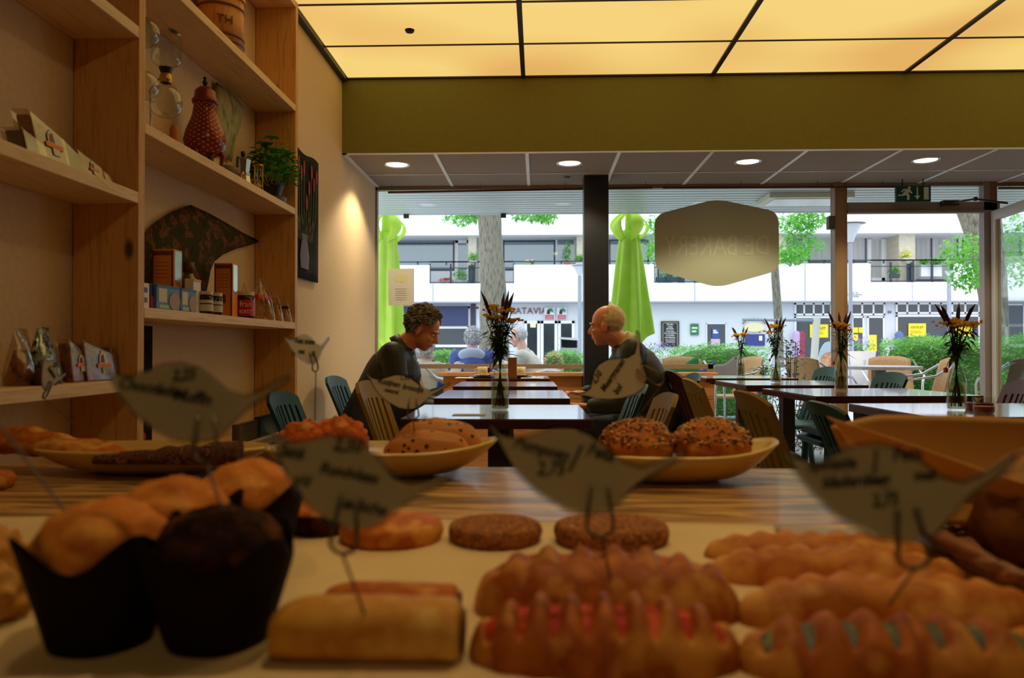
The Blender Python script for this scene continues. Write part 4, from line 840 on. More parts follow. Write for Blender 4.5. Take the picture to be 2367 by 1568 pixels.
# ---- bird tags
BIRD = [(0,0),(.08,-.05),(.16,-.072),(.25,-.045),(.34,-.02),(.43,-.02),(.52,-.05),(.60,-.11),(.68,-.185),(.76,-.212),(.84,-.19),(.92,-.15),(.985,-.125),(1,-.14),(.985,-.17),(.9,-.225),(.8,-.28),(.72,-.34),(.66,-.40),(.6,-.44),(.5,-.455),(.38,-.43),(.26,-.36),(.17,-.28),(.1,-.19),(.045,-.09)]
lam = M_glass('laminate film', (214, 218, 216), 0.14, 0.25); tagp = M_leaf('tag paper', (214, 200, 166), (206, 192, 158), 0.25, 0.75)
def offset(pts, d):
    out = []; n = len(pts); A = sum(pts[i][0]*pts[(i+1) % n][1]-pts[(i+1) % n][0]*pts[i][1] for i in range(n)); s = -1 if A > 0 else 1
    for i in range(n):
        p0, p1, p2 = Vector(pts[i-1]), Vector(pts[i]), Vector(pts[(i+1) % n]); a = (p1-p0).normalized(); c = (p2-p1).normalized(); nn = (Vector((-a.y, a.x))+Vector((-c.y, c.x)))
        if nn.length < 0.3: nn = Vector((-a.y, a.x))
        nn.normalize(); out.append(p1+nn*d*s)
    return out
def bird(lab, tip, tail, base, lines, sy=1.0, nrm=(0, -1, 0.12), belly=0.5, text_rot=-0.22, wire_r=0.0011, side=(0, 0)):
    r = thing('price_tag', lab, 'price tag', base)
    tip = Vector(tip)-r.location; tail = Vector(tail)-r.location; u = tail-tip; sc = u.length/1.0095; ex = u.normalized()
    nrm = Vector(nrm); nn = (nrm-ex*nrm.dot(ex)).normalized(); ey = nn.cross(ex)
    ang = math.atan2(0.14, 1.0); x2 = ex*math.cos(ang)+ey*math.sin(ang); y2 = -ex*math.sin(ang)+ey*math.cos(ang)
    def q(a, b2, d=0.0): return tip+x2*a*sc+y2*b2*sy*sc+nn*d
    MB().prism([q(a, c, -0.0004) for a, c in BIRD], nn*0.0008).build('laminate', lam, r)
    inn = offset(BIRD, -0.020)
    MB().prism([q(a, c, -0.0006) for a, c in inn], nn*0.0012).build('bird_card', tagp, r)
    for (tx, ax, ay, size) in lines:
        o = q(ax, ay, 0.0010); e = x2*math.cos(text_rot)+y2*math.sin(text_rot); f_ = -x2*math.sin(text_rot)+y2*math.cos(text_rot)
        if tx in ('2,25', '2,50', '1,90', '2,75', '1,60', '2,10'): e, f_ = x2, y2
        text(tx, size*sc, ink, frame(o, e, f_) @ Matrix.Diagonal((0.85, 1, 1, 1)), 'handwriting', r, 0.0003, shear=0.25, bold=0.022)
    # wire clip: two prongs rising in front of the card joined by a loop, then one stick down
    bt = -0.44; c0 = q(belly, bt-0.09, 0.002); w = 0.055
    pts = [q(belly-w*0.7, bt+0.13, 0.0035)]+[q(belly-w*1.1, bt-0.02, 0.0035)]
    for k in range(9): t = PI+PI*k/8; pts.append(q(belly+w*1.2*math.cos(t), bt-0.06+0.05*math.sin(t), 0.0025))
    pts += [q(belly+w*1.1, bt-0.02, 0.0035), q(belly+w*0.7, bt+0.13, 0.0035)]
    MB().tube(pts, wire_r*1.5, 6).build('wire_clip', M('wire grey brown', (110, 96, 78), 0.35, 0.8), r, smooth=True)
    MB().tube([q(belly, bt-0.11, 0.0025), Vector((0, 0, 0)), Vector((0, 0, 0))+(Vector((0, 0, 0))-q(belly, bt-0.11, 0.0)).normalized()*0.012], wire_r, 6).build('wire_stick', M('wire grey brown', (110, 96, 78), 0.35, 0.8), r)
    return r
bird('grey bird price tag reading 2,25 above the chocolate muffin', PY(232, 840, 0.60), PY(672, 872, 0.60), PY(516, 1185, 0.60), [('2,25', .44, -.12, .085), ('Chocolade', .25, -.17, .085), ('Muffin', .48, -.24, .095)], belly=0.56, text_rot=-0.22)
bird('grey bird price tag reading 2,50 with several lines, above the sausage roll', PY(612, 975, 0.55), PY(1062, 1082, 0.55), PY(850, 1438, 0.565), [('2,50', .43, -.10, .10), ('Saté', .15, -.15, .09), ('Rundvlees', .45, -.22, .085), ('v/d', .22, -.27, .08), ('Leidsche', .53, -.36, .085)], sy=1.1, belly=0.47, text_rot=-0.10)
bird('grey bird price tag reading 2,75 and Feta above the red pastry', PY(1122, 975, 0.60), PY(1592, 1042, 0.60), PY(1416, 1352, 0.67), [('Pompoen', .27, -.16, .085), ('|', .43, -.21, .15), ('Feta', .56, -.18, .095), ('2,75', .32, -.26, .095)], belly=0.56, text_rot=-0.25)
bird('large grey bird price tag with three text lines in front of the basket', PY(1792, 1030, 0.52), PY(2352, 1058, 0.52), PY(2060, 1392, 0.62), [('Spinazie', .22, -.12, .075), ('|', .40, -.13, .11), ('Feta', .54, -.11, .085), ('bladerdeeg', .31, -.20, .075), ('met', .60, -.20, .07), ('2,75', .42, -.29, .075)], belly=0.50, text_rot=-0.03)
bird('small bird price tag on a wire above the cheese scones', PY(656, 778, 1.34), PY(762, 780, 1.47), PY(728, 958, 1.42), [('Kaas scone', .40, -.15, .11), ('met', .28, -.27, .1), ('1,60', .5, -.34, .1)], sy=1.0, belly=0.5, nrm=(0.4, -1, 0.1), text_rot=-0.2)
bird('brown bird price tag reading 1,90 above the raisin buns', PY(845, 862, 1.38), PY(1042, 886, 1.38), PY(965, 1060, 1.43), [('1,90', .46, -.09, .085), ('Rozijnen', .27, -.15, .09), ('broodje', .55, -.22, .09), ('naturel', .30, -.24, .07)], belly=0.56, text_rot=-0.22)
bird('bird price tag tipped with its tail up above the left seeded bun', PY(1326, 912, 1.36), PY(1466, 757, 1.36), PY(1468, 970, 1.37), [('2,10', .30, -.10, .1), ('Meergranen', .42, -.20, .1), ('bol', .32, -.30, .1)], sy=1.35, belly=0.66, nrm=(0, -1, 0.1), text_rot=0.0)
bird('large bird price tag seen edge on at the left picture edge', PY(4, 800, 0.62), PY(-60, 1010, 0.47), PY(156, 1190, 0.60), [('2,25', .44, -.12, .085), ('Vanille', .3, -.2, .09)], belly=0.5, nrm=(0.9, -0.5, 0.1), sy=0.9)
bird('small bird price tag turned nearly edge on above the flatbread', PY(104, 818, 1.34), PY(152, 866, 1.48), PY(172, 980, 1.42), [('2,50', .44, -.12, .09), ('Flammkuchen', .45, -.22, .08)], belly=0.5, nrm=(1, -0.6, 0), sy=0.9)
# ================================================================== FURNITURE
topm = M('table laminate', (128, 78, 52), 0.22, spec=0.6, var=[(116, 68, 44)], scale=6, stretch=(1, 8, 1), coat=1.0)
edgem = M('table edge dark red', (74, 28, 16), 0.35); basem = M('table base dark', (56, 46, 46), 0.4)
def table(x, y, w, d, lab, rz=0.0, grp=None):
    r = thing('cafe_table', lab, 'table', (x, y, 0), rz, grp)
    MB().box((-w/2, -d/2, 0.757), (w/2, d/2, 0.76)).build('laminate_surface', topm, r)
    MB().box((-w/2, -d/2, 0.73), (w/2, d/2, 0.757)).build('tabletop', edgem, r, bevel=0.002)
    MB().box((-0.035, -0.035, 0.03), (0.035, 0.035, 0.73)).build('column', basem, r)
    MB().box((-w*0.35, -0.03, 0.708), (w*0.35, 0.03, 0.73)).build('support_bracket', basem, r)
    MB().box((-0.21, -0.03, 0.001), (0.21, 0.03, 0.03)).box((-0.03, -0.21, 0.001), (0.03, 0.21, 0.03)).build('foot', basem, r, bevel=0.004)
    return r
GL = 'small brown cafe tables'
table(-0.13, 2.53, 0.56, 0.56, 'small brown table nearest the counter in the left row, with vase', 0.02, GL)
table(-0.157, 3.46, 0.56, 0.6, 'small brown table second from the counter in the left row', 0.02, GL)
table(-0.185, 4.42, 0.56, 0.6, 'small brown table between the two seated men', 0.02, GL)
table(-0.21, 5.42, 0.56, 0.56, 'small brown table by the window with two coffee cups', 0.02, GL)
table(1.55, 2.66, 0.76, 0.56, 'brown table nearest the camera in the right row, with vase and candle glass', 0.05, GL)
table(1.53, 3.68, 0.74, 0.62, 'brown table second from the camera in the right row', 0.08, GL)
table(1.47, 4.62, 0.68, 0.62, 'brown table third from the camera in the right row', 0.05, GL)
table(1.44, 5.52, 0.62, 0.54, 'brown table of the right row closest to the window', 0.0, GL)
CH = {'yellow': M('chair plastic mustard', (150, 116, 8), 0.6, spec=0.25), 'green': M('chair plastic dark green', (18, 58, 50), 0.5, spec=0.3), 'brown': M('chair plastic brown', (84, 48, 38), 0.5, spec=0.3), 'grey': M('chair plastic grey brown', (100, 84, 90), 0.4)}
cuG = M('cushion green', (34, 74, 60), 0.8); cuY = M('cushion grey', (96, 92, 104), 0.8)
def chair(x, y, face, col, lab, h=0.82, cushion=None, ns=8):
    m = CH[col]; r = thing('slatted_chair', lab, 'chair', (x, y, 0), face, 'slatted plastic chairs')
    def bp(s, t):      # s -1..1 across, t 0..1 up
        return Vector((-0.17-0.13*t+0.05*s*s*(1-0.2*t), s*(0.19+0.02*t), 0.42+(h-0.42)*t-0.035*abs(s)**3*t))
    b = MB()
    for k in range(ns):
        c = -0.86+1.72*k/(ns-1); wd = 0.074
        b.grid(lambda u, v, c=c: bp(c+(u-0.5)*wd*2, v*0.86), 1, 8)
    b.grid(lambda u, v: bp(-1+2*u, 0.84+0.16*v), 20, 3); b.grid(lambda u, v: bp(-1+0.1*u, v), 1, 8); b.grid(lambda u, v: bp(0.9+0.1*u, v), 1, 8)
    b.grid(lambda u, v: bp(-1+2*u, v*0.06), 20, 1)
    b.build('backrest', m, r, smooth=False, solid=0.014)
    MB().grid(lambda u, v: Vector((-0.2+0.42*u, (v-0.5)*(0.40+0.04*u), 0.44-0.02*math.sin(u*PI)-(0.03*max(0, u-0.85)/0.15))), 12, 8).build('seat', m, r, smooth=True, solid=0.025)
    for sx_, sy_ in ((1, 1), (1, -1), (-1, 1), (-1, -1)):
        MB().tube([(0.0+0.18*sx_-0.01, 0.18*sy_, 0.425), (0.2*sx_+(0.0 if sx_ > 0 else -0.05), 0.205*sy_, 0.0)], [0.024, 0.016], 8).build('leg', m, r)
    if cushion:
        def cf(u, v):
            e = (1-abs(2*u-1)**6)*(1-abs(2*v-1)**6); return Vector((-0.18+0.39*u, (v-0.5)*0.40, 0.455+0.035*e**0.4-0.008*math.exp(-((u-.5)**2+(v-.5)**2)*90)))
        b = MB().grid(cf, 18, 18).grid(lambda u, v: Vector((-0.18+0.39*u, (v-0.5)*0.40, 0.452)), 1, 1); b.build('cushion', cushion, r, smooth=True)
    return r
chair(-0.38, 2.93, 0.0, 'yellow', 'mustard slatted chair at the left side of the nearest left table', 0.84)
chair(-0.80, 3.18, 0.05, 'green', 'dark green slatted chair against the left wall', 0.785)
chair(0.20, 2.86, PI+0.0, 'yellow', 'mustard chair with its back to the middle aisle, beside the nearest left table', 0.80)
chair(0.20, 3.62, PI, 'green', 'dark green slatted chair at the right side of the second left table', 0.80)
chair(0.62, 4.48, PI, 'green', 'dark green slatted chair the white haired man sits on', 0.82)
chair(-0.93, 4.5, 0.0, 'green', 'dark green slatted chair under the man with curly hair', 0.80)
chair(0.99, 2.66, 0.0, 'yellow', 'mustard slatted chair at the nearest right table', 0.82)
chair(1.00, 3.72, 0.0, 'yellow', 'mustard slatted chair at the second right table', 0.82, cuY)
chair(1.03, 4.36, 0.0, 'brown', 'brown slatted chair at the third right table', 0.84, cuG)
chair(1.02, 5.42, 0.0, 'grey', 'grey brown slatted chair at the right row table by the window', 0.82, cuY)
chair(1.83, 4.66, PI, 'green', 'dark green slatted chair on the far side of the third right table', 0.82, cuG)
chair(1.78, 5.55, PI, 'green', 'dark green slatted chair beside the window table, right side', 0.83)
chair(1.92, 3.62, PI-0.25, 'brown', 'brown slatted chair on the far side of the second right table', 0.82)
chair(1.42, 3.16, 0.0, 'green', 'dark green cushioned chair half under the second right table', 0.75, cuG)
# ---- vases with flowers
yel = M_leaf('yellow blossom', (255, 224, 104), (248, 206, 74), 0.5, 0.7); purp = M('dark purple spike', (62, 30, 48), 0.7)
vle = M_leaf('vase leaves', (36, 66, 26), (62, 96, 44), 0.3); vst = M('flower stem', (60, 84, 40), 0.6)
def vase(px, y, z, lab, sd, hgt=0.39, dense=1.0, bottle_h=0.185, rb=0.030):
    random.seed(sd); x = PZ(px, 803+(CAMZ-z)*1780/y, z).x; r = thing('bottle_vase', lab, 'vase', (x, y, z))
    MB().lathe([(0.0001, 0.004), (rb*0.9, 0.003), (rb, 0.01), (rb, bottle_h*0.52), (rb*0.8, bottle_h*0.66), (rb*0.42, bottle_h*0.84), (rb*0.40, bottle_h*0.97), (rb*0.5, bottle_h), (rb*0.42, bottle_h)], seg=24, cap=False).build('glass_bottle', vessel, r, smooth=True)
    MB().lathe([(0.0001, 0.005), (rb*0.9, 0.006), (rb*0.9, bottle_h*0.5), (0.0001, bottle_h*0.5)], seg=20).build('water', M_glass('vase water', (220, 222, 200), 0.15), r, smooth=True)
    MB().lathe([(0.0001, -0.004), (0.009, -0.003), (0.009, 0.004), (0.0001, 0.005)], (-rb-0.008, -0.005, bottle_h*0.72), 14, Matrix.Rotation(PI/2, 4, 'Y')).build('swing_stopper', M('stopper red', (190, 60, 40), 0.5), r)
    MB().tube([(-rb*0.45, 0, bottle_h*0.95), (-rb*1.0, -0.004, bottle_h*0.85), (-rb-0.006, -0.005, bottle_h*0.74)], 0.0014, 5).build('wire_bail', steel, r)
    st = MB(); lf = MB(); fl = MB(); pu = MB(); nst = int(7*dense)
    for k in range(nst):
        a = k*2.4+sd; sp_ = random.uniform(0.012, 0.055); bx_, by_ = math.cos(a)*rb*0.6, math.sin(a)*rb*0.6
        top = Vector((math.cos(a)*sp_, math.sin(a)*sp_, hgt*random.uniform(0.74, 0.86))); mid = Vector((math.cos(a)*0.008, math.sin(a)*0.008, bottle_h))
        st.tube([(-bx_*0.9, -by_*0.9, 0.012), mid, mid.lerp(top, 0.5)+Vector((0, 0, 0.01)), top], 0.0018, 5)
        if k % 2 == 0:
            for j in range(26):
                q_ = top+Vector((random.gauss(0, 0.016), random.gauss(0, 0.016), random.gauss(0.004, 0.004))); fl.sph(q_, (0.0062, 0.0062, 0.0042), 6, 4)
                if j % 4 == 0: st.tube([top-Vector((0, 0, 0.03)), q_], 0.0009, 4)
        for j in range(int(13*dense)):
            t = random.uniform(0.05, 0.85); c = mid.lerp(top, t); aa = random.uniform(0, 2*PI)
            lf.leaf(c, (math.cos(aa), math.sin(aa), random.uniform(-1.0, 0.5)), (0, 0, 1), random.uniform(0.035, 0.06), 0.012)
    for k in range(4):
        a = k*1.9+sd*0.7; l0 = Vector((math.cos(a)*0.01, math.sin(a)*0.01, bottle_h)); pts = []
        for j in range(8): t = j/7; pts.append(l0+Vector((math.cos(a)*0.055*t*t, math.sin(a)*0.04*t*t, (hgt*random.uniform(0.97, 1.0)-bottle_h)*t)))
        st.tube(pts[:6], 0.0016, 5); MB().tube(pts[4:], [0.003, 0.0065, 0.006, 0.001], 7).build('purple_spike', purp, r, smooth=True)
    for k in range(5):
        aa = sd+k*1.3; lf.leaf((0, 0, bottle_h*1.02), (math.cos(aa), math.sin(aa), -0.7+0.2*k % 1), (0, 0, 1), 0.09, 0.02)
    st.build('stems', vst, r); lf.build('leaves', vle, r, smooth=True); fl.build('yellow_blossoms', yel, r)
    return r
vase(1156, 2.58, 0.7605, 'tall flower bottle with yellow blossoms on the nearest left table', 2, 0.40, 1.5)
vase(1708, 5.5, 0.7605, 'flower bottle on the right row table by the window', 5, 0.36, 0.8)
vase(1787, 4.62, 0.7605, 'flower bottle on the third table of the right row', 8, 0.39, 1.2)
vase(1934, 3.76, 0.7605, 'flower bottle in front of the brown window post', 11, 0.385, 1.1)
vase(2192, 2.62, 0.7605, 'flower bottle with red stopper on the nearest right table', 14, 0.36, 1.3)
q = PZ(2205, 945, 0.7605); r = thing('candle_glass', 'low round tumbler with amber candle in front of the right vase', 'candle holder', (q.x, 2.50, 0.7605))
MB().lathe([(0.0001, 0.002), (0.03, 0.002), (0.033, 0.05), (0.030, 0.05)], seg=24, cap=False).build('tumbler', vessel, r, smooth=True); MB().lathe([(0.0001, 0.004), (0.028, 0.004), (0.029, 0.022), (0.0001, 0.023)], seg=20).build('wax', M('amber wax', (190, 90, 40), 0.4), r)
tag(MB().lathe([(0.0001, 0), (0.04, 0), (0.045, 0.02), (0.04, 0.02), (0.036, 0.006), (0.0001, 0.006)], seg=24).build('ashtray', M('amber glass dish', (150, 84, 44), 0.2)), 'small brown glass dish on the nearest right table beside the vase', 'dish').location = (q.x+0.085, 2.68, 0.7605)
tag(MB().box((-0.05, -0.03, 0), (0.05, 0.03, 0.001)).build('leaflet', M('newsprint', (225, 225, 230), 0.7)), 'flat white leaflet on the nearest left table left of the vase', 'paper').location = (-0.215, 2.38, 0.7605)
# ---- cups on the window table
cupm = M('cup cream', (222, 202, 164), 0.3, coat=0.4); platem = M('plate dark', (30, 28, 30), 0.3)
for px, py, lab in ((1117, 866, 'cream coffee cup on a dark plate, left on the window table'), (1202, 866, 'cream coffee cup on a dark plate, right on the window table')):
    q = PZ(px, 870, 0.77); y = 5.36; x = (px-1245)/1780*y
    tag(MB().lathe([(0.0001, 0), (0.07, 0), (0.09, 0.008), (0.085, 0.009), (0.0001, 0.004)], seg=28).build('dark_plate', platem), 'dark round plate under the %s cream cup' % ('left' if px < 1150 else 'right'), 'plate').location = (x, y, 0.7605)
    r = thing('coffee_cup', lab, 'cup', (x, y, 0.7655))
    MB().lathe([(0.0001, 0.0), (0.045, 0.002), (0.066, 0.012), (0.062, 0.013), (0.0001, 0.006)], seg=24).build('saucer', cupm, r)
    MB().lathe([(0.022, 0.007), (0.036, 0.02), (0.040, 0.068), (0.036, 0.068), (0.032, 0.02), (0.0001, 0.015)], seg=24).build('cup_body', cupm, r, smooth=True)
    MB().tube([(-0.038, 0, 0.058), (-0.058, 0, 0.05), (-0.055, 0, 0.03), (-0.036, 0, 0.022)], 0.004).build('handle', cupm, r)
    MB().tube([(0.02, -0.05, 0.014), (0.09, -0.03, 0.016)], 0.003).build('spoon', steel, r)
q = PY(1184, 870, 5.2); tag(MB().box((-0.03, -0.02, 0), (0.03, 0.02, 0.14)).build('menu_holder', M('menu kraft', (150, 96, 62), 0.6), bevel=0.002), 'small brown upright card holder between the two cups', 'menu').location = (q.x, 5.25, 0.7605)
for px, lab in ((1075, 'white napkin sheet at the left of the window table'), (1225, 'white napkin sheet at the right of the window table')):
    tag(MB().box((-0.06, -0.09, 0), (0.06, 0.09, 0.0015)).build('paper_placemat', M('napkin', (225, 222, 228), 0.8)), lab, 'napkin').location = ((px-1245)/1780*5.3, 5.26, 0.7605)
# ================================================================== PEOPLE
skinA = M('skin ruddy', (222, 146, 112), 0.5, var=[(210, 128, 98)], scale=14, bump=0.1, bscale=60); skinB = M('skin pink', (224, 150, 118), 0.5, var=[(214, 134, 104)], scale=14, bump=0.1, bscale=60)
def person(name_label, loc, rz, head, tilt, skin, hair_m, hair, top_m, leg_m, collar=None, hands=((0.50, 0.14, 0.80), (0.50, -0.10, 0.80)), shoulder_z=0.88, seat=0.47, turn=0.0, hood=None, lean=0.12, details=True, scale=1.0):
    r = thing('person', name_label, 'person', loc, rz); r.scale = (scale,)*3
    H = Matrix.Translation(Vector(head)) @ Matrix.Rotation(turn, 4, 'Z') @ Matrix.Rotation(tilt, 4, 'Y')
    hp = lambda x, y, z: H @ Vector((x, y, z)); R3 = H.to_3x3().to_4x4()
    sh = Vector((lean, 0, shoulder_z)); neck = Vector((lean+0.02, 0, shoulder_z+0.03)); hip = Vector((0, 0, seat+0.05))
    el = []; 
    for i, s in enumerate((1, -1)):
        a = sh+Vector((0, 0.175*s, 0)); h = Vector(hands[i]); m_ = a.lerp(h, 0.46)+Vector((-0.05, 0.07*s, -0.15)); el.append((a, m_, h))
    # body: one continuous surface
    b = MB()
    b.sph(hp(-0.012, 0, 0.035), (0.094, 0.074, 0.084), 20, 14, R3).sph(hp(0.03, 0, -0.035), (0.060, 0.058, 0.075), 18, 12, R3).sph(hp(0.052, 0, -0.088), (0.030, 0.032, 0.022), 14, 10, R3).sph(hp(0.0, 0, -0.06), (0.055, 0.056, 0.045), 14, 10, R3)
    b.sph(hp(0.076, 0, 0.018), (0.016, 0.046, 0.012), 14, 8, R3).tube([hp(0.082, 0, 0.012), hp(0.105, 0, -0.026)], [0.009, 0.013], 10).sph(hp(0.106, 0, -0.028), (0.013, 0.012, 0.010), 10, 8, R3).sph(hp(0.094, 0, -0.033), (0.010, 0.019, 0.008), 10, 8, R3)
    b.sph(hp(0.082, 0, -0.055), (0.013, 0.024, 0.006), 12, 8, R3).sph(hp(0.080, 0, -0.066), (0.013, 0.021, 0.006), 12, 8, R3)
    for s in (1, -1): b.sph(hp(0.062, 0.034*s, -0.026), (0.022, 0.020, 0.020), 12, 8, R3).sph(hp(-0.004, 0.077*s, -0.012), (0.020, 0.008, 0.033), 12, 8, R3).sph(hp(0.0, 0.072*s, -0.034), (0.010, 0.008, 0.012), 8, 6, R3)
    b.cap(neck, hp(-0.018, 0, -0.05), 0.062, 0.056)
    b.cap(hip, sh+Vector((-0.02, 0, -0.10)), 0.13, 0.13, 18).cap(sh+Vector((0, -0.13, -0.02)), sh+Vector((0, 0.13, -0.02)), 0.065, 0.065)
    for (a, m_, h) in el:
        b.cap(a, m_, 0.046, 0.038).cap(m_, h, 0.036, 0.026)
        d = (h-m_).normalized(); d.z = 0; d.normalize(); sd = Vector((-d.y, d.x, 0))
        pc = h+d*0.055; b.sph(pc, (0.048, 0.036, 0.015), 14, 8, Matrix.Rotation(math.atan2(d.y, d.x), 4, 'Z'))
        for k, ln in enumerate((0.062, 0.072, 0.068, 0.052)):
            o_ = h+d*0.088+sd*(0.027-0.018*k); b.cap(o_, o_+d*ln*0.55+Vector((0, 0, 0.008)), 0.0085, 0.008, 8).cap(o_+d*ln*0.55+Vector((0, 0, 0.008)), o_+d*ln-Vector((0, 0, 0.010)), 0.008, 0.007, 8)
        s = 1 if a.y > 0 else -1
        b.cap(h+d*0.02-sd*0.026*s, h+d*0.055-sd*0.052*s, 0.011, 0.009, 8).cap(h+d*0.055-sd*0.052*s, h+d*0.085-sd*0.050*s, 0.009, 0.008, 8)
    for s in (1, -1):
        k = Vector((0.40, 0.11*s, seat+0.03)); f = Vector((0.36, 0.12*s, 0.09)); b.cap(hip+Vector((0, 0.09*s, 0)), k, 0.085, 0.06).cap(k, f, 0.056, 0.036).cap(f+Vector((-0.02, 0, -0.05)), f+Vector((0.14, 0, -0.055)), 0.034, 0.03)
    remesh(b, 'body', skin, r, 0.0062, 5)
    # jacket
    j = MB(); cz = sh.z
    j.cap(hip+Vector((-0.02, 0, 0.02)), sh+Vector((-0.03, 0, -0.13)), 0.165, 0.165, 22).cap(sh+Vector((-0.01, -0.14, -0.03)), sh+Vector((-0.01, 0.14, -0.03)), 0.088, 0.088).sph(sh+Vector((0, 0, 0)), (0.10, 0.12, 0.05), 16, 10)
    for (a, m_, h) in el: j.cap(a-Vector((0, 0, 0.01)), m_, 0.074, 0.062).cap(m_, m_.lerp(h, 0.93), 0.060, 0.046)
    remesh(j, 'jacket', top_m, r, 0.010, 3)
    cb = MB(); ring = []
    dn = (hp(-0.018, 0, -0.05)-neck).normalized()
    MB().tube([neck-dn*0.02, neck+dn*0.035], [0.088, 0.074], 20).build('collar', collar or top_m, r, smooth=True)
    t = MB()
    for s in (1, -1):
        k = Vector((0.40, 0.11*s, seat+0.03)); f = Vector((0.36, 0.12*s, 0.09)); t.cap(hip+Vector((0, 0.09*s, 0)), k, 0.105, 0.075).cap(k, f, 0.072, 0.055)
    remesh(t, 'trousers', leg_m, r, 0.012, 3)
    for s in (1, -1):
        f = Vector((0.36, 0.12*s, 0.0)); MB().sph(f+Vector((0.05, 0, 0.045)), (0.135, 0.048, 0.045), 16, 10).build('shoe', M('shoe leather', (40, 30, 26), 0.5), r, smooth=True)
    if details:
        for s in (1, -1):
            MB().sph(hp(0.0755, 0.031*s, 0.001), (0.008, 0.012, 0.0075), 12, 8, R3).build('eye', M('eye white', (225, 215, 205), 0.2), r, smooth=True)
            MB().sph(hp(0.0825, 0.031*s, 0.0), (0.0025, 0.005, 0.005), 10, 6, R3).build('iris', M('iris', (50, 40, 34), 0.2), r, smooth=True)
            MB().tube([hp(0.088, 0.014*s, 0.020), hp(0.088, 0.034*s, 0.025), hp(0.074, 0.05*s, 0.018)], [0.004, 0.0045, 0.002], 8).build('eyebrow', hair_m, r, smooth=True)
        MB().tube([hp(0.088, -0.020, -0.0605), hp(0.0955, 0, -0.0605), hp(0.088, 0.020, -0.0605)], [0.0015, 0.003, 0.0015], 6).build('lips', M('lip', (150, 70, 60), 0.5), r)
    # hair
    def hf(d, amp=hair['amp'], fr=hair['fr']): return 1+amp*nz((d.x+3, d.y+5, d.z), fr)+amp*0.6*nz((d.x+3, d.y+1, d.z), fr*2.4)
    hb_ = MB().sph((0, 0, 0), (1, 1, 1), 64, 44); keep = []
    k_ = hair['size']; vs = []
    for v in hb_.v:
        d = v.normalized(); q_ = Vector((d.x*0.094*k_, d.y*0.076*k_, d.z*0.086*k_))*hf(d); vs.append((d, q_+Vector((-0.014, 0, 0.036))))
    ff = []
    for f in hb_.f:
        c = sum((vs[i][1] for i in f), Vector())/len(f)
        ok = c.x < hair['front'](c) and c.z > hair['low'](c)
        if ok: ff.append(f)
    m = MB(); m.v = [H @ q_ for d, q_ in vs]; m.f = list(ff); m.mi = [0]*len(ff)
    if hair.get('tufts'):
        random.seed(9)
        for f in ff:
            if random.random() < hair['tufts']:
                c = sum((m.v[i] for i in f), Vector())/len(f); d0 = (c-H @ Vector((-0.014, 0, 0.02))).normalized(); ln = random.uniform(0.012, hair['tl'])
                sw = Vector((random.uniform(-1, 1), random.uniform(-1, 1), random.uniform(-0.6, 0.6)))*0.8
                m.tube([c-d0*0.006, c+d0*ln*0.5, c+(d0+sw).normalized()*ln*0.95], [0.005, 0.004, 0.0008], 4)
    m.build('hair', hair_m, r, smooth=True, solid=0.004)
    if hood:
        hm_, hc = hood; MB().sph(Vector((lean-0.10, 0, shoulder_z+0.01)), (0.055, 0.145, 0.075), 24, 16, Matrix.Rotation(-0.3, 4, 'Y'), fn=lambda d: 1+0.08*nz(d, 3)).build('hood', hm_, r, smooth=True)
    return r
curly = dict(amp=0.16, fr=3.0, size=1.15, front=lambda c: 0.055 if c.z > 0.045 else (-0.012 if c.z > -0.03 else -0.05), low=lambda c: -0.075, tufts=0.5, tl=0.02)
thin = dict(amp=0.03, fr=5, size=1.05, front=lambda c: -0.005 if c.z < 0.06 else -0.03, low=lambda c: -0.06 if c.x < -0.03 else -0.01)
white = dict(amp=0.10, fr=3.5, size=1.18, front=lambda c: 0.04 if c.z > 0.04 else 0.0, low=lambda c: -0.075, tufts=0.2, tl=0.02)
hA = M('hair dark grey', (70, 62, 54), 0.7, var=[(110, 102, 92), (160, 152, 142)], scale=40, contrast=(0.35, 0.7)); hB = M('hair thin white', (206, 176, 146), 0.7, var=[(226, 206, 184)], scale=60); hC = M('hair white', (214, 212, 222), 0.7, var=[(176, 172, 184), (235, 235, 240)], scale=30)
jk = M('jacket black', (30, 31, 30), 0.55, bump=0.3, bscale=14); jk2 = M('jacket dark green grey', (42, 44, 40), 0.6, bump=0.3, bscale=14); jean = M('trousers dark', (40, 42, 54), 0.8)
hd = PY(978, 762, 4.45); hx = -0.96
person('man with curly grey hair in a dark jacket looking down at the left', (hx, 4.45, 0.0), 0.0, (hd.x-hx, 0, hd.z), 0.50, skinA, hA, curly, jk, jean, hands=((0.36, 0.13, 0.63), (0.36, -0.11, 0.63)), shoulder_z=0.94, lean=0.145, scale=1.0, turn=-0.10)
hd2 = PY(1402, 754, 4.5); hx2 = 0.70
person('balding white haired man in a dark jacket facing left at the column', (hx2, 4.5, 0.0), PI, (hx2-hd2.x, 0, hd2.z), 0.10, skinB, hB, thin, jk2, jean, collar=M('collar cream', (200, 186, 160), 0.7), hands=((0.40, 0.15, 0.64), (0.42, -0.10, 0.70)), shoulder_z=0.955, lean=0.18, turn=-0.32)
skC = M('skin pale', (226, 176, 160), 0.5)
bluj = M('jacket blue', (70, 84, 160), 0.7, bump=0.2, bscale=12); beij = M('jacket beige', (206, 198, 190), 0.8, bump=0.2, bscale=12)
w3 = PY(1091, 786, 8.3); person('white haired woman in a blue jacket with pale hood, seen from behind outside', (w3.x, 8.3, 0), PI/2, (0.12, 0, w3.z), 0.1, skC, hC, white, bluj, jean, hood=(M('hood pale blue', (184, 190, 220), 0.7), 0), shoulder_z=0.88, lean=0.06, details=False)
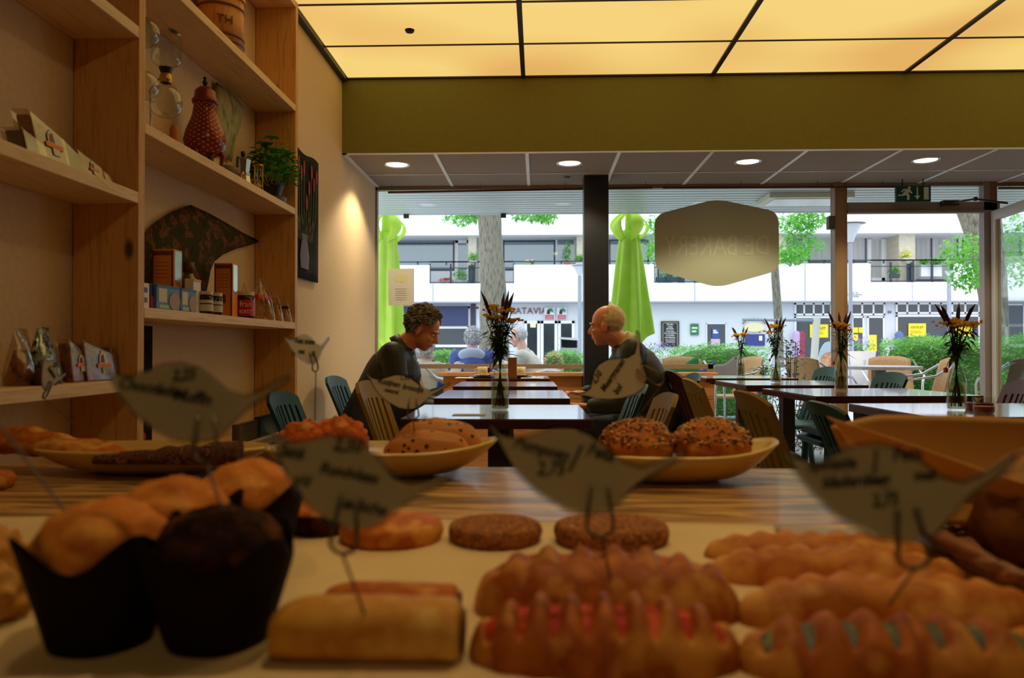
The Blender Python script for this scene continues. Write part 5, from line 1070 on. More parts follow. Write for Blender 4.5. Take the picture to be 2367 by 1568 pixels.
w4 = PY(1205, 780, 9.0); person('white haired man in a beige jacket outside behind the vase', (w4.x+0.16, 9.0, 0), PI*0.93, (0.20, 0, w4.z), 0.15, skC, hC, dict(thin, size=1.08), beij, jean, shoulder_z=0.88, lean=0.12, hands=((0.45, 0.14, 0.78), (0.45, -0.12, 0.78)), details=True)
w5 = PY(968, 815, 7.1); person('person in a beige jacket outside, half hidden by the curly haired man', (w5.x, 7.1, 0), PI/2-0.5, (0.10, 0, w5.z), 0.1, skC, hC, white, beij, jean, shoulder_z=0.78, lean=0.05, details=False)
# ---- terrace seats for outdoor people
ratm = M('rattan', (214, 170, 118), 0.7, var=[(194, 146, 96)], scale=80, bump=0.3); alum = M('aluminium', (205, 205, 212), 0.25, 0.9)
def rattan_chair(x, y, face, lab, back_m=None, hb=0.42):
    r = thing('rattan_chair', lab, 'chair', (x, y, 0), face, 'terrace chairs')
    MB().grid(lambda u, v: Vector((-0.22-0.10*v+0.07*(2*u-1)**2, (2*u-1)*(0.24-0.03*v), 0.45+hb*v-0.03*abs(2*u-1)**3)), 16, 8).build('backrest', back_m or ratm, r, smooth=True, solid=0.02)
    MB().grid(lambda u, v: Vector((-0.22+0.44*u, (v-0.5)*0.46, 0.44)), 4, 4).build('seat', ratm, r, smooth=True, solid=0.02)
    for s in (1, -1):
        MB().tube([(-0.28, 0.25*s, 0.40+hb), (-0.1, 0.29*s, 0.70), (0.15, 0.29*s, 0.66), (0.24, 0.26*s, 0.6), (0.22, 0.24*s, 0)], 0.012).build('arm_frame', alum, r, smooth=True)
        MB().tube([(-0.2, 0.24*s, 0.45), (-0.24, 0.25*s, 0)], 0.012).build('rear_leg', alum, r)
    return r
rattan_chair(w3.x, 8.2, PI/2, 'rattan terrace chair under the woman in blue', M('beige coat over chair', (190, 176, 160), 0.8), 0.33)
rattan_chair(w4.x+0.18, 9.0, PI, 'rattan terrace chair of the man in beige outside', None, 0.3)
rattan_chair(w5.x, 7.0, PI/2-0.5, 'rattan terrace chair near the green parasol')
q = PY(1040, 862, 7.6); tag(lump('blue_bag', '', '', (q.x, 7.6, 0.44), (0.20, 0.10, 0.22), M('bright blue cloth', (30, 60, 170), 0.6), amp=0.2), 'bright blue bag between the outdoor seats', 'bag')
tag(MB().box((-0.25, -0.2, 0.42), (0.25, 0.2, 0.44)).tube([(-0.2, 0.15, 0), (-0.2, 0.15, 0.42)], 0.015).tube([(0.2, 0.15, 0), (0.2, 0.15, 0.42)], 0.015).tube([(-0.2, -0.15, 0), (-0.2, -0.15, 0.42)], 0.015).tube([(0.2, -0.15, 0), (0.2, -0.15, 0.42)], 0.015).build('terrace_stool', alum), 'metal stool under the blue bag outside', 'stool').location = (q.x, 7.6, 0)
# ================================================================== OUTSIDE
S('floor_terrace', MB().box((-25, YW+0.06, -0.12), (32, 60, -0.002)), M('pale paving', (205, 204, 208), 0.8, var=[(190, 190, 196)], scale=2), 'pale paved square outside', 'ground')
cz = PY(1100, 432, YW+0.1).z+0.005; cyf = (cz-CAMZ)*1780/(803-494)
slat = M('soffit slat white', (215, 222, 226), 0.4)
b = MB(); k = 0; y = YW+0.06
while y < cyf-0.02:
    b.box((-6, y, cz), (9, y+0.080, cz+0.03)); y += 0.108
b.box((-6, YW+0.06, cz+0.03), (9, cyf, cz+0.5)).box((-6, cyf-0.01, cz-0.004), (9, cyf+0.02, cz+0.5))
S('ceiling_canopy', b, slat, 'white slatted soffit of the canopy outside the window', 'canopy')
a = PY(1762, 470, 6.7); r = thing('soffit_heater', 'flat white heater panel under the outdoor canopy above the hexagon sign', 'heater', (PY(1850, 455, 6.75).x, 6.75, cz))
MB().box((-0.33, -0.22, -0.045), (0.38, 0.2, 0)).build('panel_body', M('heater cream', (226, 222, 200), 0.4), r, bevel=0.006); MB().box((-0.27, -0.17, -0.05), (0.34, 0.15, -0.045)).build('reflector', M('heater white', (230, 235, 238), 0.2), r, bevel=0.01)
for px, lab in ((940, 'left'), (1164, 'right')):
    tag(MB().cbox((0, 0, -0.02), (0.05, 0.03, 0.04)).build('soffit_hook', black), 'tiny dark hook under the canopy edge, %s of two' % lab, 'hook').location = (PY(px, 498, cyf).x, cyf-0.02, cz)
# -- building
BY = 28.0; RY = 29.4
def BP(px, py, Y=BY): return PY(px, py, Y)
conc = M('white concrete', (232, 232, 236), 0.8, var=[(222, 222, 228)], scale=30, bump=0.05); lowm = M('ground floor wall', (205, 208, 216), 0.8)
wglass = bpy.data.materials.new('building glass reflection tint'); wglass.use_nodes = True; p = wglass.node_tree.nodes['Principled BSDF']; p.inputs['Base Color'].default_value = L((96, 116, 132)); p.inputs['Roughness'].default_value = 0.05; p.inputs['Specular IOR Level'].default_value = 0.9; p.inputs['Coat Weight'].default_value = 1.0; p.inputs['Coat IOR'].default_value = 2.0  # pale blue base colour stands in for sky reflected in the panes
dglass = M('shop glass dark', (44, 50, 58), 0.1, spec=0.7); navy = M('dark frame', (36, 50, 60), 0.5); curt = M('curtain white', (200, 200, 196), 0.9, var=[(165, 165, 164)], scale=5, stretch=(12, 1, 0.1), contrast=(0.4, 0.6))
brick = bpy.data.materials.new('pale brick'); brick.use_nodes = True; n = brick.node_tree; bt = n.nodes.new('ShaderNodeTexBrick'); tcb = n.nodes.new('ShaderNodeTexCoord'); mpb = n.nodes.new('ShaderNodeMapping'); mpb.inputs['Rotation'].default_value = (PI/2, 0, 0)
bt.inputs['Color1'].default_value = L((214, 206, 184)); bt.inputs['Color2'].default_value = L((200, 190, 166)); bt.inputs['Mortar'].default_value = L((170, 160, 140)); bt.inputs['Scale'].default_value = 5.0
n.links.new(tcb.outputs['Object'], mpb.inputs[0]); n.links.new(mpb.outputs[0], bt.inputs['Vector']); n.links.new(bt.outputs[0], n.nodes['Principled BSDF'].inputs['Base Color'])
r = thing('apartment_building', 'white concrete apartment building with balconies and shops across the square', 'building', (4, BY, 0)); B0 = Vector(r.location)
def bpart(nm, m, fn=None, *boxes):
    b = MB()
    for (p0, p1) in boxes: b.box(Vector(p0)-B0, Vector(p1)-B0)
    return b.build(nm, m, r)
def X(px, Y=BY): return PY(px, 700, Y).x
def Z(py, Y=BY): return PY(1245, py, Y).z
XL, XR = -16, 26
zb0, zb1, zh, zu = Z(697), Z(612), Z(655), Z(543)
gaps = [(993, 1188), (1512, 1640), (2013, 2205)]
xs_ = [XL]+[X(g) for gp in gaps for g in gp]+[XR]
bx = []
for i in range(0, len(xs_), 2): bx.append(((xs_[i], BY, zb0), (xs_[i+1], BY+0.15, zb1)))
for gp in gaps: bx.append(((X(gp[0]), BY, zb0), (X(gp[1]), BY+0.15, zh)))
bpart('balcony_parapet', conc, None, *bx)
bpart('balcony_slab', conc, None, ((XL, BY+0.15, zb0), (XR, RY, zb0+0.2)))
bpart('roof_band', conc, None, ((XL, BY, zu), (XR, RY+3, 9.5)))
bpart('upper_wall', conc, None, ((XL, RY, zb0+0.2), (XR, RY+0.3, zu)))
bpart('ground_wall', lowm, None, ((XL, BY+0.5, 0), (XR, BY+0.9, zb0)))
bpart('expansion_joints', M('joint grey', (160, 160, 170), 0.8), None, *[((X(px), BY-0.004, zb0), (X(px)+0.03, BY, zb1 if not any(g[0] < px < g[1] for g in gaps) else zh)) for px in (870, 1000, 1340, 1605, 1860, 2108)]+[((XL, BY-0.01, zb0-0.05), (XR, BY+0.5, zb0))])
# recessed upper windows: frame + pane + optional curtain
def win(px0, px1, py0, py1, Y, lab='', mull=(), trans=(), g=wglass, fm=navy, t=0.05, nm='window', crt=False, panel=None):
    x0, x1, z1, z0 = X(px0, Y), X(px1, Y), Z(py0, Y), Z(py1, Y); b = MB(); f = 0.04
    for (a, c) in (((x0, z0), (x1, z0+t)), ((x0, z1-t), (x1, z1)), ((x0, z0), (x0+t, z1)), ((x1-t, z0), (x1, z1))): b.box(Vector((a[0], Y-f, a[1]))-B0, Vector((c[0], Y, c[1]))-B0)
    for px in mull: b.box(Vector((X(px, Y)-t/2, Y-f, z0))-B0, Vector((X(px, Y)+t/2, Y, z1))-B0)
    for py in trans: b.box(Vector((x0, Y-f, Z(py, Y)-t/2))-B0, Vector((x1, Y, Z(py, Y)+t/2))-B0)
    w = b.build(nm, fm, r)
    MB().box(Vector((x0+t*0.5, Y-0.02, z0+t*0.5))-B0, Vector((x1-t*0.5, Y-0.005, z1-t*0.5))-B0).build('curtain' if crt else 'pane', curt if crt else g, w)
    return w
u = RY
wh = M('white frame', (228, 228, 230), 0.5)
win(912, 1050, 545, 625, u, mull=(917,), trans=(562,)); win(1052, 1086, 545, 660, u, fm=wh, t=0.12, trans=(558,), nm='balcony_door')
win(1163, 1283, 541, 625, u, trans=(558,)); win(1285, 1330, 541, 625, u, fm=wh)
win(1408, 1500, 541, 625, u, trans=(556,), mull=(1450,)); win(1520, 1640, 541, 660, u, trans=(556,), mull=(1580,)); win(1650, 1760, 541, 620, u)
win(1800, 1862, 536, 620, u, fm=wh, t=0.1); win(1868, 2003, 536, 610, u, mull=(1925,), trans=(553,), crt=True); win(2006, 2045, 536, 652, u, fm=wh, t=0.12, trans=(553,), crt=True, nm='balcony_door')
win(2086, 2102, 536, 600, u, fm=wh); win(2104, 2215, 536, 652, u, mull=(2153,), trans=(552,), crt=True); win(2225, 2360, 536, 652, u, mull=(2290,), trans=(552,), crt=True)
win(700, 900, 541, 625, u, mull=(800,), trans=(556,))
for p0, p1 in ((1088, 1106), (1330, 1356), (1762, 1798), (2050, 2086)): 
    o = bpart('brick_pier', brick, None, ((X(p0, u), BY+0.4, zb0+0.2), (X(p1, u), RY, zu)))
# railings in the gaps and along the parapets
b = MB()
for gp in gaps:
    x0, x1 = X(gp[0]), X(gp[1]); b.box(Vector((x0, BY+0.03, zb1+0.10))-B0, Vector((x1, BY+0.08, zb1+0.14))-B0); b.box(Vector((x0, BY+0.03, zh+0.03))-B0, Vector((x1, BY+0.07, zh+0.06))-B0); b.box(Vector((x0, BY+0.03, zb1-0.12))-B0, Vector((x1, BY+0.06, zb1-0.09))-B0)
    nn_ = 4
    for k in range(nn_+1): xx = x0+(x1-x0)*k/nn_; b.box(Vector((xx-0.03, BY+0.03, zh))-B0, Vector((xx+0.03, BY+0.08, zb1+0.05))-B0)
    xx = x0+(x1-x0)*0.5; b.box(Vector((xx-0.13, BY+0.1, zh))-B0, Vector((xx+0.13, BY+0.15, zb1))-B0)
b.box(Vector((XL, BY+0.03, zb1+0.10))-B0, Vector((XR, BY+0.08, zb1+0.14))-B0)
for k in range(40): xx = XL+k*1.05; b.box(Vector((xx, BY+0.03, zb1))-B0, Vector((xx+0.05, BY+0.07, zb1+0.14))-B0)
b.build('balcony_railing', navy, r)
# ground floor fronts
g = BY+0.49
win(905, 1086, 708, 860, g, mull=(985,), trans=(757, 800), fm=wh, t=0.09, nm='shop_front', g=dglass)
b = bpart('shutter_box', M('shutter navy', (56, 62, 100), 0.7), None, ((X(905, g), g-0.12, Z(753, g)), (X(1083, g), g-0.05, Z(708, g))))
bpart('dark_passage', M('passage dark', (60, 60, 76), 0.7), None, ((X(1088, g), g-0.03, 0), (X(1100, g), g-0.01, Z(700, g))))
for a, c in ((1212, 1248), (1250, 1288), (1290, 1328)): win(a, c, 742, 860, g, fm=wh, t=0.1, nm='shop_door', g=dglass)
win(1836, 1922, 702, 730, g, mull=(1858, 1880, 1902), fm=wh, t=0.06, g=dglass, nm='transom_row'); win(1836, 1922, 733, 850, g, fm=wh, t=0.06, nm='shop_window', g=dglass)
win(1940, 2045, 702, 730, g, mull=(1966, 1992, 2018), fm=wh, t=0.06, g=dglass, nm='transom_row'); win(1968, 1996, 733, 860, g, fm=wh, nm='shop_door', g=dglass); win(2004, 2043, 733, 860, g, fm=wh, nm='shop_door', g=dglass)
win(2070, 2264, 702, 727, g, mull=(2096, 2122, 2148, 2174, 2200, 2230), fm=wh, t=0.06, g=dglass, nm='transom_row'); win(2070, 2264, 730, 850, g, fm=wh, t=0.06, nm='shop_window', g=dglass)
win(2300, 2367, 705, 850, g, fm=wh, nm='shop_window', g=dglass); win(1632, 1678, 748, 812, g, fm=wh, nm='shop_window', g=dglass, t=0.03)
bpart('pendant_glow', M_emit('round lamp glow', (255, 225, 150), 1.2), None, ((X(1226, g), g-0.045, Z(757, g)), (X(1238, g), g-0.04, Z(744, g))))
# signs and posters as flat things on the wall
def sign(name, lab, px0, px1, py0, py1, m, cat='poster', Y=g-0.06, extra=None):
    x0, x1, z1, z0 = X(px0, Y), X(px1, Y), Z(py0, Y), Z(py1, Y); w, h = x1-x0, z1-z0
    r_ = thing(name, lab, cat, ((x0+x1)/2, Y, z0))
    MB().box((-w/2, 0, 0), (w/2, 0.03, h)).build('board', m, r_)
    if extra: extra(r_, w, h)
    return r_
def T(s, size, m, x, z, r_, y=-0.006): return text(s, size, m, frame((x, y, z), (1, 0, 0), (0, 0, 1)), 'lettering', r_, 0.004)
wt = M('chalk white', (230, 230, 225), 0.8)
def chalk(r_, w, h):
    for k, s in enumerate(('Stroh-', 'wafels', 'Antiek-', 'kadootjes', 'DE MOOISTE', 'STOFFEN', 'MATERIAAL', 'voor buiten', 'CADEAUS')): T(s, 0.10 if k in (0, 2) else 0.075, wt, 0, h*(0.84-k*0.085), r_)
    MB().box((-w*0.42, -0.004, h*0.04), (-w*0.38, 0, h*0.96)).box((w*0.38, -0.004, h*0.04), (w*0.42, 0, h*0.96)).box((-w*0.42, -0.004, h*0.92), (w*0.42, 0, h*0.95)).build('border', M('chalk gold', (150, 140, 90), 0.8), r_)
sign('chalkboard', 'tall black chalkboard with white lettering on the white shop wall', 1528, 1570, 743, 802, M('chalkboard black', (34, 36, 44), 0.7), 'sign', extra=chalk)
def gp_(r_, w, h):
    MB().box((-w*0.35, -0.004, h*0.55), (w*0.35, 0, h*0.7)).box((-w*0.35, -0.004, h*0.25), (w*0.2, 0, h*0.4)).build('print', M('poster pale green', (190, 225, 190), 0.7), r_)
sign('green_poster', 'small green and black poster right of the chalkboard', 1596, 1615, 749, 775, M('poster green', (50, 110, 70), 0.7), extra=gp_)
def pp_(r_, w, h):
    MB().box((-w*0.35, -0.004, h*0.5), (w*0.35, 0, h*0.65)).box((-w*0.35, -0.004, h*0.7), (w*0.1, 0, h*0.85)).build('print', wt, r_)
sign('blue_poster', 'blue and white poster in the dark shop window', 1646, 1662, 760, 782, M('poster blue', (50, 80, 150), 0.7), Y=g-0.08, extra=pp_)
sign('lilac_poster', 'lilac poster under the blue poster in the dark shop window', 1643, 1664, 784, 800, M('poster lilac', (200, 170, 200), 0.7), Y=g-0.08)
sign('blue_board', 'long blue board low on the white shop wall', 1722, 1768, 773, 800, M('board blue', (54, 60, 130), 0.7), 'sign', extra=lambda r_, w, h: MB().box((w*0.2, -0.004, h*0.45), (w*0.36, 0, h*0.85)).build('notice', wt, r_))
r_ = thing('arched_sign', 'pale yellow oval shop emblem with arched print on the wall', 'sign', (X(1743, g-0.05), g-0.05, Z(768, g-0.05)))
MB().prism([(math.cos(t)*0.38, 0, 0.17+math.sin(t)*0.17) for t in [k*2*PI/24 for k in range(24)]], (0, 0.03, 0)).build('board', M('emblem cream', (224, 214, 170), 0.7), r_)
b = MB()
for k in range(9): t = PI*(0.12+0.76*k/8); b.cbox((math.cos(t)*0.42, -0.004, 0.25+math.sin(t)*0.22), (0.05, 0.008, 0.07))
b.build('arched_letters', M('emblem letters', (120, 70, 60), 0.7), r_)
r_ = thing('shop_lettering', 'dark red wall lettering BATAVIA on the pale shop front', 'sign', (X(1222, g-0.02), g-0.02, Z(726, g))); text('BATAVIA', 0.34, M('letters dark red', (120, 60, 66), 0.6), frame((0, 0, 0), (1, 0, 0), (0, 0, 1)), 'lettering', r_, 0.01)
def fs(r_, w, h):
    MB().box((-w*0.42, -0.01, h*0.02), (w*0.42, 0, h*0.36)).build('red_box', M('sign red', (180, 60, 80), 0.7), r_)
    b = MB().box((-w*0.25, -0.01, h*0.42), (w*0.05, 0, h*0.62)).lathe([(0.0001, 0), (w*0.13, 0), (w*0.13, 0.01)], (-w*0.1, -0.01, h*0.68), 12, Matrix.Rotation(PI/2, 4, 'X')); b.build('logo_house', black, r_)
    b = MB()
    for k in range(5): b.leaf((w*0.1, -0.01, h*0.7), (math.cos(k*0.7-0.4), 0, math.sin(k*0.7-0.4)), (0, 1, 0), w*0.38, w*0.14)
    b.tube([(0, -0.008, h*0.5), (w*0.1, -0.008, h*0.72)], w*0.03, 5); b.build('logo_palm', M('logo green', (60, 120, 90), 0.7), r_)
    for k in range(2): MB().box((-w*0.34, -0.014, h*(0.09+0.13*k)), (w*0.34, -0.009, h*(0.13+0.13*k))).build('print_line', M('print pink', (230, 180, 190), 0.7), r_)
sign('logo_poster', 'poster with house and palm logo above a red box, left of two', 1258, 1282, 711, 738, M('poster white', (215, 215, 220), 0.7), extra=fs)
sign('logo_poster', 'poster with house and palm logo above a red box, right of two', 1287, 1310, 711, 738, M('poster white', (215, 215, 220), 0.7), extra=fs)
yo = M('outlet yellow', (240, 214, 40), 0.6); yk = M('outlet print', (90, 70, 30), 0.7)
def outl(r_, w, h):
    T('OUTLET', w*0.2, yk, 0, h*0.62, r_); MB().box((-w*0.4, -0.004, h*0.4), (w*0.2, 0, h*0.43)).box((-w*0.4, -0.004, h*0.28), (w*0.25, 0, h*0.31)).box((-w*0.4, -0.004, h*0.12), (-w*0.3, 0, h*0.2)).build('small_print', yk, r_)
for px0, px1, py0, py1, lab in ((1872, 1914, 751, 781, 'left of the brown post'), (2100, 2140, 749, 779, 'in the window left of the flower bottle'), (2209, 2247, 748, 778, 'in the window right of the flower bottle')): sign('outlet_sign', 'yellow OUTLET sheet in the shop window %s' % lab, px0, px1, py0, py1, yo, 'sign', Y=g-0.07, extra=outl)
for k, (px0, px1, py0, py1) in enumerate(((1972, 1983, 758, 770), (1985, 1994, 758, 770), (1972, 1983, 774, 788), (2008, 2026, 775, 812))): sign('yellow_sheet', ['left upper small yellow sheet on the shop door', 'right upper small yellow sheet on the shop door', 'lower small yellow sheet on the shop door', 'larger yellow standing sheet in the doorway'][k], px0, px1, py0, py1, yo, Y=g-0.07)
sign('street_text', 'three lines of small grey notice text on the balcony wall by the lamp post', 1962, 1990, 676, 690, conc, 'sign', Y=BY-0.02, extra=lambda r_, w, h: [T(s, 0.075, M('grey letters', (110, 110, 120), 0.7), 0, h*(0.7-0.32*k), r_) for k, s in enumerate(('LET OP', 'WINKELDIEVEN', 'STOPPEN'))])
r_ = thing('house_number', 'small house number 54 on the white pier between shops', 'sign', (X(2056, g-0.02), g-0.02, Z(726, g))); text('54', 0.14, black, frame((0, 0, 0), (1, 0, 0), (0, 0, 1)), 'lettering', r_, 0.01)
# clothes in the window
for k, (px, c) in enumerate(((1842, (190, 160, 200)), (1852, (150, 60, 80)), (2078, (90, 110, 150)))):
    x = X(px, g-0.25); tag(MB().lathe([(0.16, 0), (0.13, 0.5), (0.16, 0.9), (0.06, 1.0), (0.0001, 1.02)], seg=12, mat=Matrix.Diagonal((1, 0.5, 1, 1))).box((-0.02, -0.02, -0.55), (0.02, 0.02, 0)).build('hanging_dress', M('dress %d' % k, c, 0.8)), ['lilac dress displayed left of the brown post', 'dark red dress displayed beside the lilac one', 'blue dress displayed in the right shop window'][k], 'dress').location = (x, g-0.25, 0.55)
# ---- trees
bark = M('bark grey', (84, 76, 66), 0.9, var=[(124, 116, 104), (140, 132, 120)], scale=16, stretch=(3, 3, 0.5), bump=1.0, contrast=(0.32, 0.6))
lfA = M_leaf('tree leaves', (84, 170, 50), (150, 214, 96), 0.5); lfB = M_leaf('hedge leaves', (96, 176, 64), (164, 222, 110), 0.45)
def foliage(b, c, rad, n_, size, flat=0.35):
    c = Vector(c)
    for _ in range(n_):
        d = Vector((random.gauss(0, 1), random.gauss(0, 1), random.gauss(0, 1))).normalized()*(random.random()**0.4); p_ = c+Vector((d.x*rad[0], d.y*rad[1], d.z*rad[2]))
        a = random.uniform(0, 2*PI); dd = Vector((math.cos(a), math.sin(a), random.uniform(-0.9, 0.3))); s = size*random.uniform(0.6, 1.3); b.leaf(p_, dd, (random.uniform(-.4, .4), random.uniform(-.4, .4), 1), s, s*0.42)
def tree(lab, pts, radii, crowns, nleaf, size, limbs=(), lm=lfA):
    base_ = Vector(pts[0]); base_.z = 0; r = thing('tree', lab, 'tree', base_)
    pp = [Vector(p)-base_ for p in pts]; pts2 = []; rr = []
    for i in range(len(pp)-1):
        for k in range(6): t = k/6; pts2.append(pp[i].lerp(pp[i+1], t)); rr.append((radii[i]+(radii[i+1]-radii[i])*t)*(1+0.05*nz((i, k, 1), 2.3)))
    pts2.append(pp[-1]); rr.append(radii[-1]); MB().tube(pts2, rr, 20).build('trunk', bark, r, smooth=True)
    for l in limbs: MB().tube([Vector(p)-base_ for p in l[0]], l[1], 10).build('branch', bark, r, smooth=True)
    b = MB(); random.seed(int(base_.x*10)+5)
    for (c, rad) in crowns: foliage(b, Vector(c)-base_, rad, nleaf, size)
    o = b.build('foliage', lm, r, smooth=True); return r
TY = 12.0
tree('thick grey tree trunk in the middle of the square seen through the left window', [PY(1140, 900, TY)*1-Vector((0, 0, 0.3)), PY(1142, 800, TY), PY(1140, 660, TY), PY(1134, 560, TY), PY(1131, 480, TY), PY(1131, 380, TY)], [0.27, 0.235, 0.20, 0.18, 0.185, 0.18],
     [(PY(1065, 500, 12.5), (0.28, 0.4, 0.13)), (PY(1092, 492, 12.2), (0.18, 0.4, 0.14)), (PY(1220, 497, 12.5), (0.28, 0.4, 0.09)), (PY(1262, 500, 12.5), (0.18, 0.4, 0.12)), (PY(1100, 380, 12.5), (1.6, 1.6, 0.45)), (PY(1250, 380, 12.5), (1.6, 1.6, 0.45))], 330, 0.085)
T2 = 15.0
tree('slim pale tree behind the hexagon sign', [PY(1802, 850, T2), PY(1799, 740, T2), PY(1792, 640, T2), PY(1786, 520, T2), PY(1780, 420, T2)], [0.085, 0.08, 0.075, 0.06, 0.05],
     [(PY(1535, 520, 14.5), (0.40, 0.5, 0.22)), (PY(1525, 575, 14.5), (0.32, 0.5, 0.26)), (PY(1840, 520, 14), (0.42, 0.5, 0.22)), (PY(1850, 565, 14), (0.40, 0.5, 0.24)), (PY(1870, 505, 13.5), (0.35, 0.4, 0.2)), (PY(1830, 590, 13.6), (0.3, 0.4, 0.16)), (PY(1700, 480, 15), (1.8, 0.8, 0.4))], 420, 0.10)
T3 = 11.0
tree('leaning grey tree at the right behind the doorway', [PY(2312, 880, T3), PY(2300, 760, T3), PY(2278, 640, T3), PY(2262, 560, T3), PY(2240, 480, T3), PY(2225, 400, T3)], [0.16, 0.14, 0.13, 0.14, 0.17, 0.16],
     [(PY(2225, 580, 10.6), (0.26, 0.4, 0.26)), (PY(2240, 640, 10.6), (0.22, 0.4, 0.20)), (PY(2340, 560, 11.5), (0.35, 0.6, 0.40)), (PY(2345, 620, 11.5), (0.35, 0.6, 0.30)), (PY(2390, 540, 11.5), (0.4, 0.6, 0.5))], 480, 0.085,
     limbs=(([PY(2310, 800, 11.2), PY(2306, 640, 11.2), PY(2300, 540, 11.2), PY(2296, 460, 11.2)], [0.13, 0.12, 0.10, 0.09]),))
# ---- hedges (leaf masses nobody could count inside one hedge)
hcore = M('hedge inner twigs', (70, 104, 50), 0.9)
def hedge(lab, c0, size, nl, ls=0.05, m=lfB):
    r = thing('hedge', lab, 'hedge', (c0[0], c0[1], 0)); w, d, h = size
    MB().sph((0, 0, h*0.48), (w*0.46, d*0.44, h*0.48), 32, 18, fn=lambda d_: (1+0.12*nz((d_.x*3+c0[0], d_.y*3, d_.z*3))) * (max(abs(d_.x), abs(d_.y), abs(d_.z))**-0.5)*0.9).build('twigs', hcore, r, smooth=True)
    b = MB(); random.seed(int(c0[0]*7)+3)
    for _ in range(nl):
        d_ = Vector((random.uniform(-1, 1), random.uniform(-1, 1), random.uniform(-0.9, 1))); mx = max(abs(d_.x), abs(d_.y), abs(d_.z)); d_ = d_/mx
        d_ = d_.normalized()*(max(abs(d_.normalized().x), abs(d_.normalized().y), abs(d_.normalized().z))**-0.5)
        k = 0.97+0.14*nz((d_.x*3+c0[0], d_.y*3, d_.z*3))+random.uniform(-0.05, 0.05); p_ = Vector((d_.x*w*0.47*k, d_.y*d*0.46*k, h*0.5+d_.z*h*0.47*k))
        if p_.z < 0.02: continue
        a = random.uniform(0, 2*PI); b.leaf(p_, Vector((math.cos(a), math.sin(a), 0.5)), (0, 0, 1), ls*random.uniform(0.6, 1.4), ls*0.4)
    o = b.build('leaves', m, r, smooth=True); return r
def hx_(px0, px1, Y): return ((X(px0, Y)+X(px1, Y))/2, abs(X(px1, Y)-X(px0, Y)))
for (p0, p1, Y, top, nl, lab) in ((985, 1075, 11.0, 806, 2500, 'low green hedge left of the woman in blue'), (1262, 1352, 11.0, 806, 2500, 'low hedge between the tree and the black column'), (1545, 1775, 10.5, 791, 6000, 'rounded green hedge below the hexagon sign'), (2045, 2290, 9.3, 772, 9000, 'big bushy hedge behind the doorway'), (2296, 2480, 9.8, 770, 6000, 'bushy hedge right of the doorway')):
    xc, w = hx_(p0, p1, Y); hedge(lab, (xc, Y), (w*1.1, 1.1, PY(1245, top, Y).z), nl)
b_ = hx_(1258, 1300, 10.3); hedge('dry brown patch of shrub beside the low hedge', (b_[0], 10.3), (b_[1]*1.2, 0.4, PY(1245, 812, 10.3).z), 900, m=M_leaf('dry leaves', (190, 160, 110), (214, 190, 140), 0.3))
# red flowering shrub
def flower_bush(lab, px, Y, h, w):
    r = thing('flowering_shrub', lab, 'plant', (X(px, Y), Y, 0)); random.seed(px); lf = MB(); fl = MB(); st = MB()
    for k in range(420):
        a = random.uniform(0, 2*PI); q_ = random.random()**0.6; z = random.uniform(0.12, 1)*h; rr_ = w*(0.45+0.55*math.sin(z/h*PI)); p_ = Vector((math.cos(a)*q_*rr_, math.sin(a)*q_*rr_, z))
        (fl if k % 3 == 0 else lf).leaf(p_, (math.cos(a), math.sin(a), random.uniform(-0.3, 0.8)), (0, 0, 1), 0.055, 0.03)
        if k % 12 == 0: st.tube([(0, 0, 0), p_*0.5, p_], 0.004, 4)
    st.build('stems', vst, r); lf.build('leaves', M_leaf('dark shrub leaves', (50, 80, 46), (90, 120, 70), 0.3), r, smooth=True); fl.build('red_flowers', M('red petals', (170, 50, 76), 0.6), r, smooth=True)
flower_bush('red flowering shrub outside behind the middle flower bottle', 1828, 7.2, 1.02, 0.16); flower_bush('red flowering shrub between the tables outside the glass', 1762, 6.9, 0.80, 0.22); flower_bush('low red flowering plant beside the white stand legs', 1872, 6.8, 0.55, 0.14)
# ---- parasols
lime = M_leaf('lime cloth', (228, 252, 116), (238, 254, 140), 0.5, 0.7)
def parasol(lab, px, Y, ztop, zbot, rtop, rbot, sd):
    r = thing('parasol', lab, 'parasol', (X(px, Y), Y, 0)); zt_ = Z(ztop, Y); zb_ = Z(zbot, Y); cz_ = cz+0.25
    def f(u, v):
        a = 2*PI*u; t = v; R_ = rtop+(rbot-rtop)*(t**0.8); fold = 1+0.28*math.sin(a*6+sd+1.5*t)*(0.3+0.7*t)+0.1*math.sin(a*11+sd*2)*t
        z = zt_-(zt_-zb_)*t+0.10*math.sin(a*2+sd)*t*t
        return Vector((math.cos(a)*R_*fold, math.sin(a)*R_*fold*0.8, z))
    MB().grid(f, 96, 24).build('closed_canopy', lime, r, smooth=True, solid=0.004)
    b = MB()
    for k in range(5): a = sd+k*2*PI/5; b.grid(lambda u, v, a=a: Vector((math.cos(a+(u-0.5)*0.7)*(rtop*0.4+0.16*math.sin(v*PI*0.9)), math.sin(a+(u-0.5)*0.7)*(rtop*0.4+0.16*math.sin(v*PI*0.9)), zt_+0.20-0.30*v+0.04*(u-0.5))), 4, 8)
    b.build('top_flaps', lime, r, smooth=True, solid=0.004)
    MB().tube([(0, 0, zt_-0.3), (0, 0, zt_+0.1), (0, 0, zt_+0.55)], [rtop*0.7, rtop*0.5, rtop*0.25], 12).build('top_sleeve', lime, r, smooth=True)
    MB().tube([(0, 0, 0.05), (0, 0, zt_+0.6)], 0.022).build('pole', M('pole white', (200, 204, 204), 0.4), r)
    MB().box((-0.25, -0.25, 0), (0.25, 0.25, 0.06)).build('base', M('concrete base', (140, 140, 140), 0.8), r, bevel=0.01)
parasol('closed lime green parasol beside the left wall outside', 893, 7.7, 535, 800, 0.09, 0.15, 0.4)
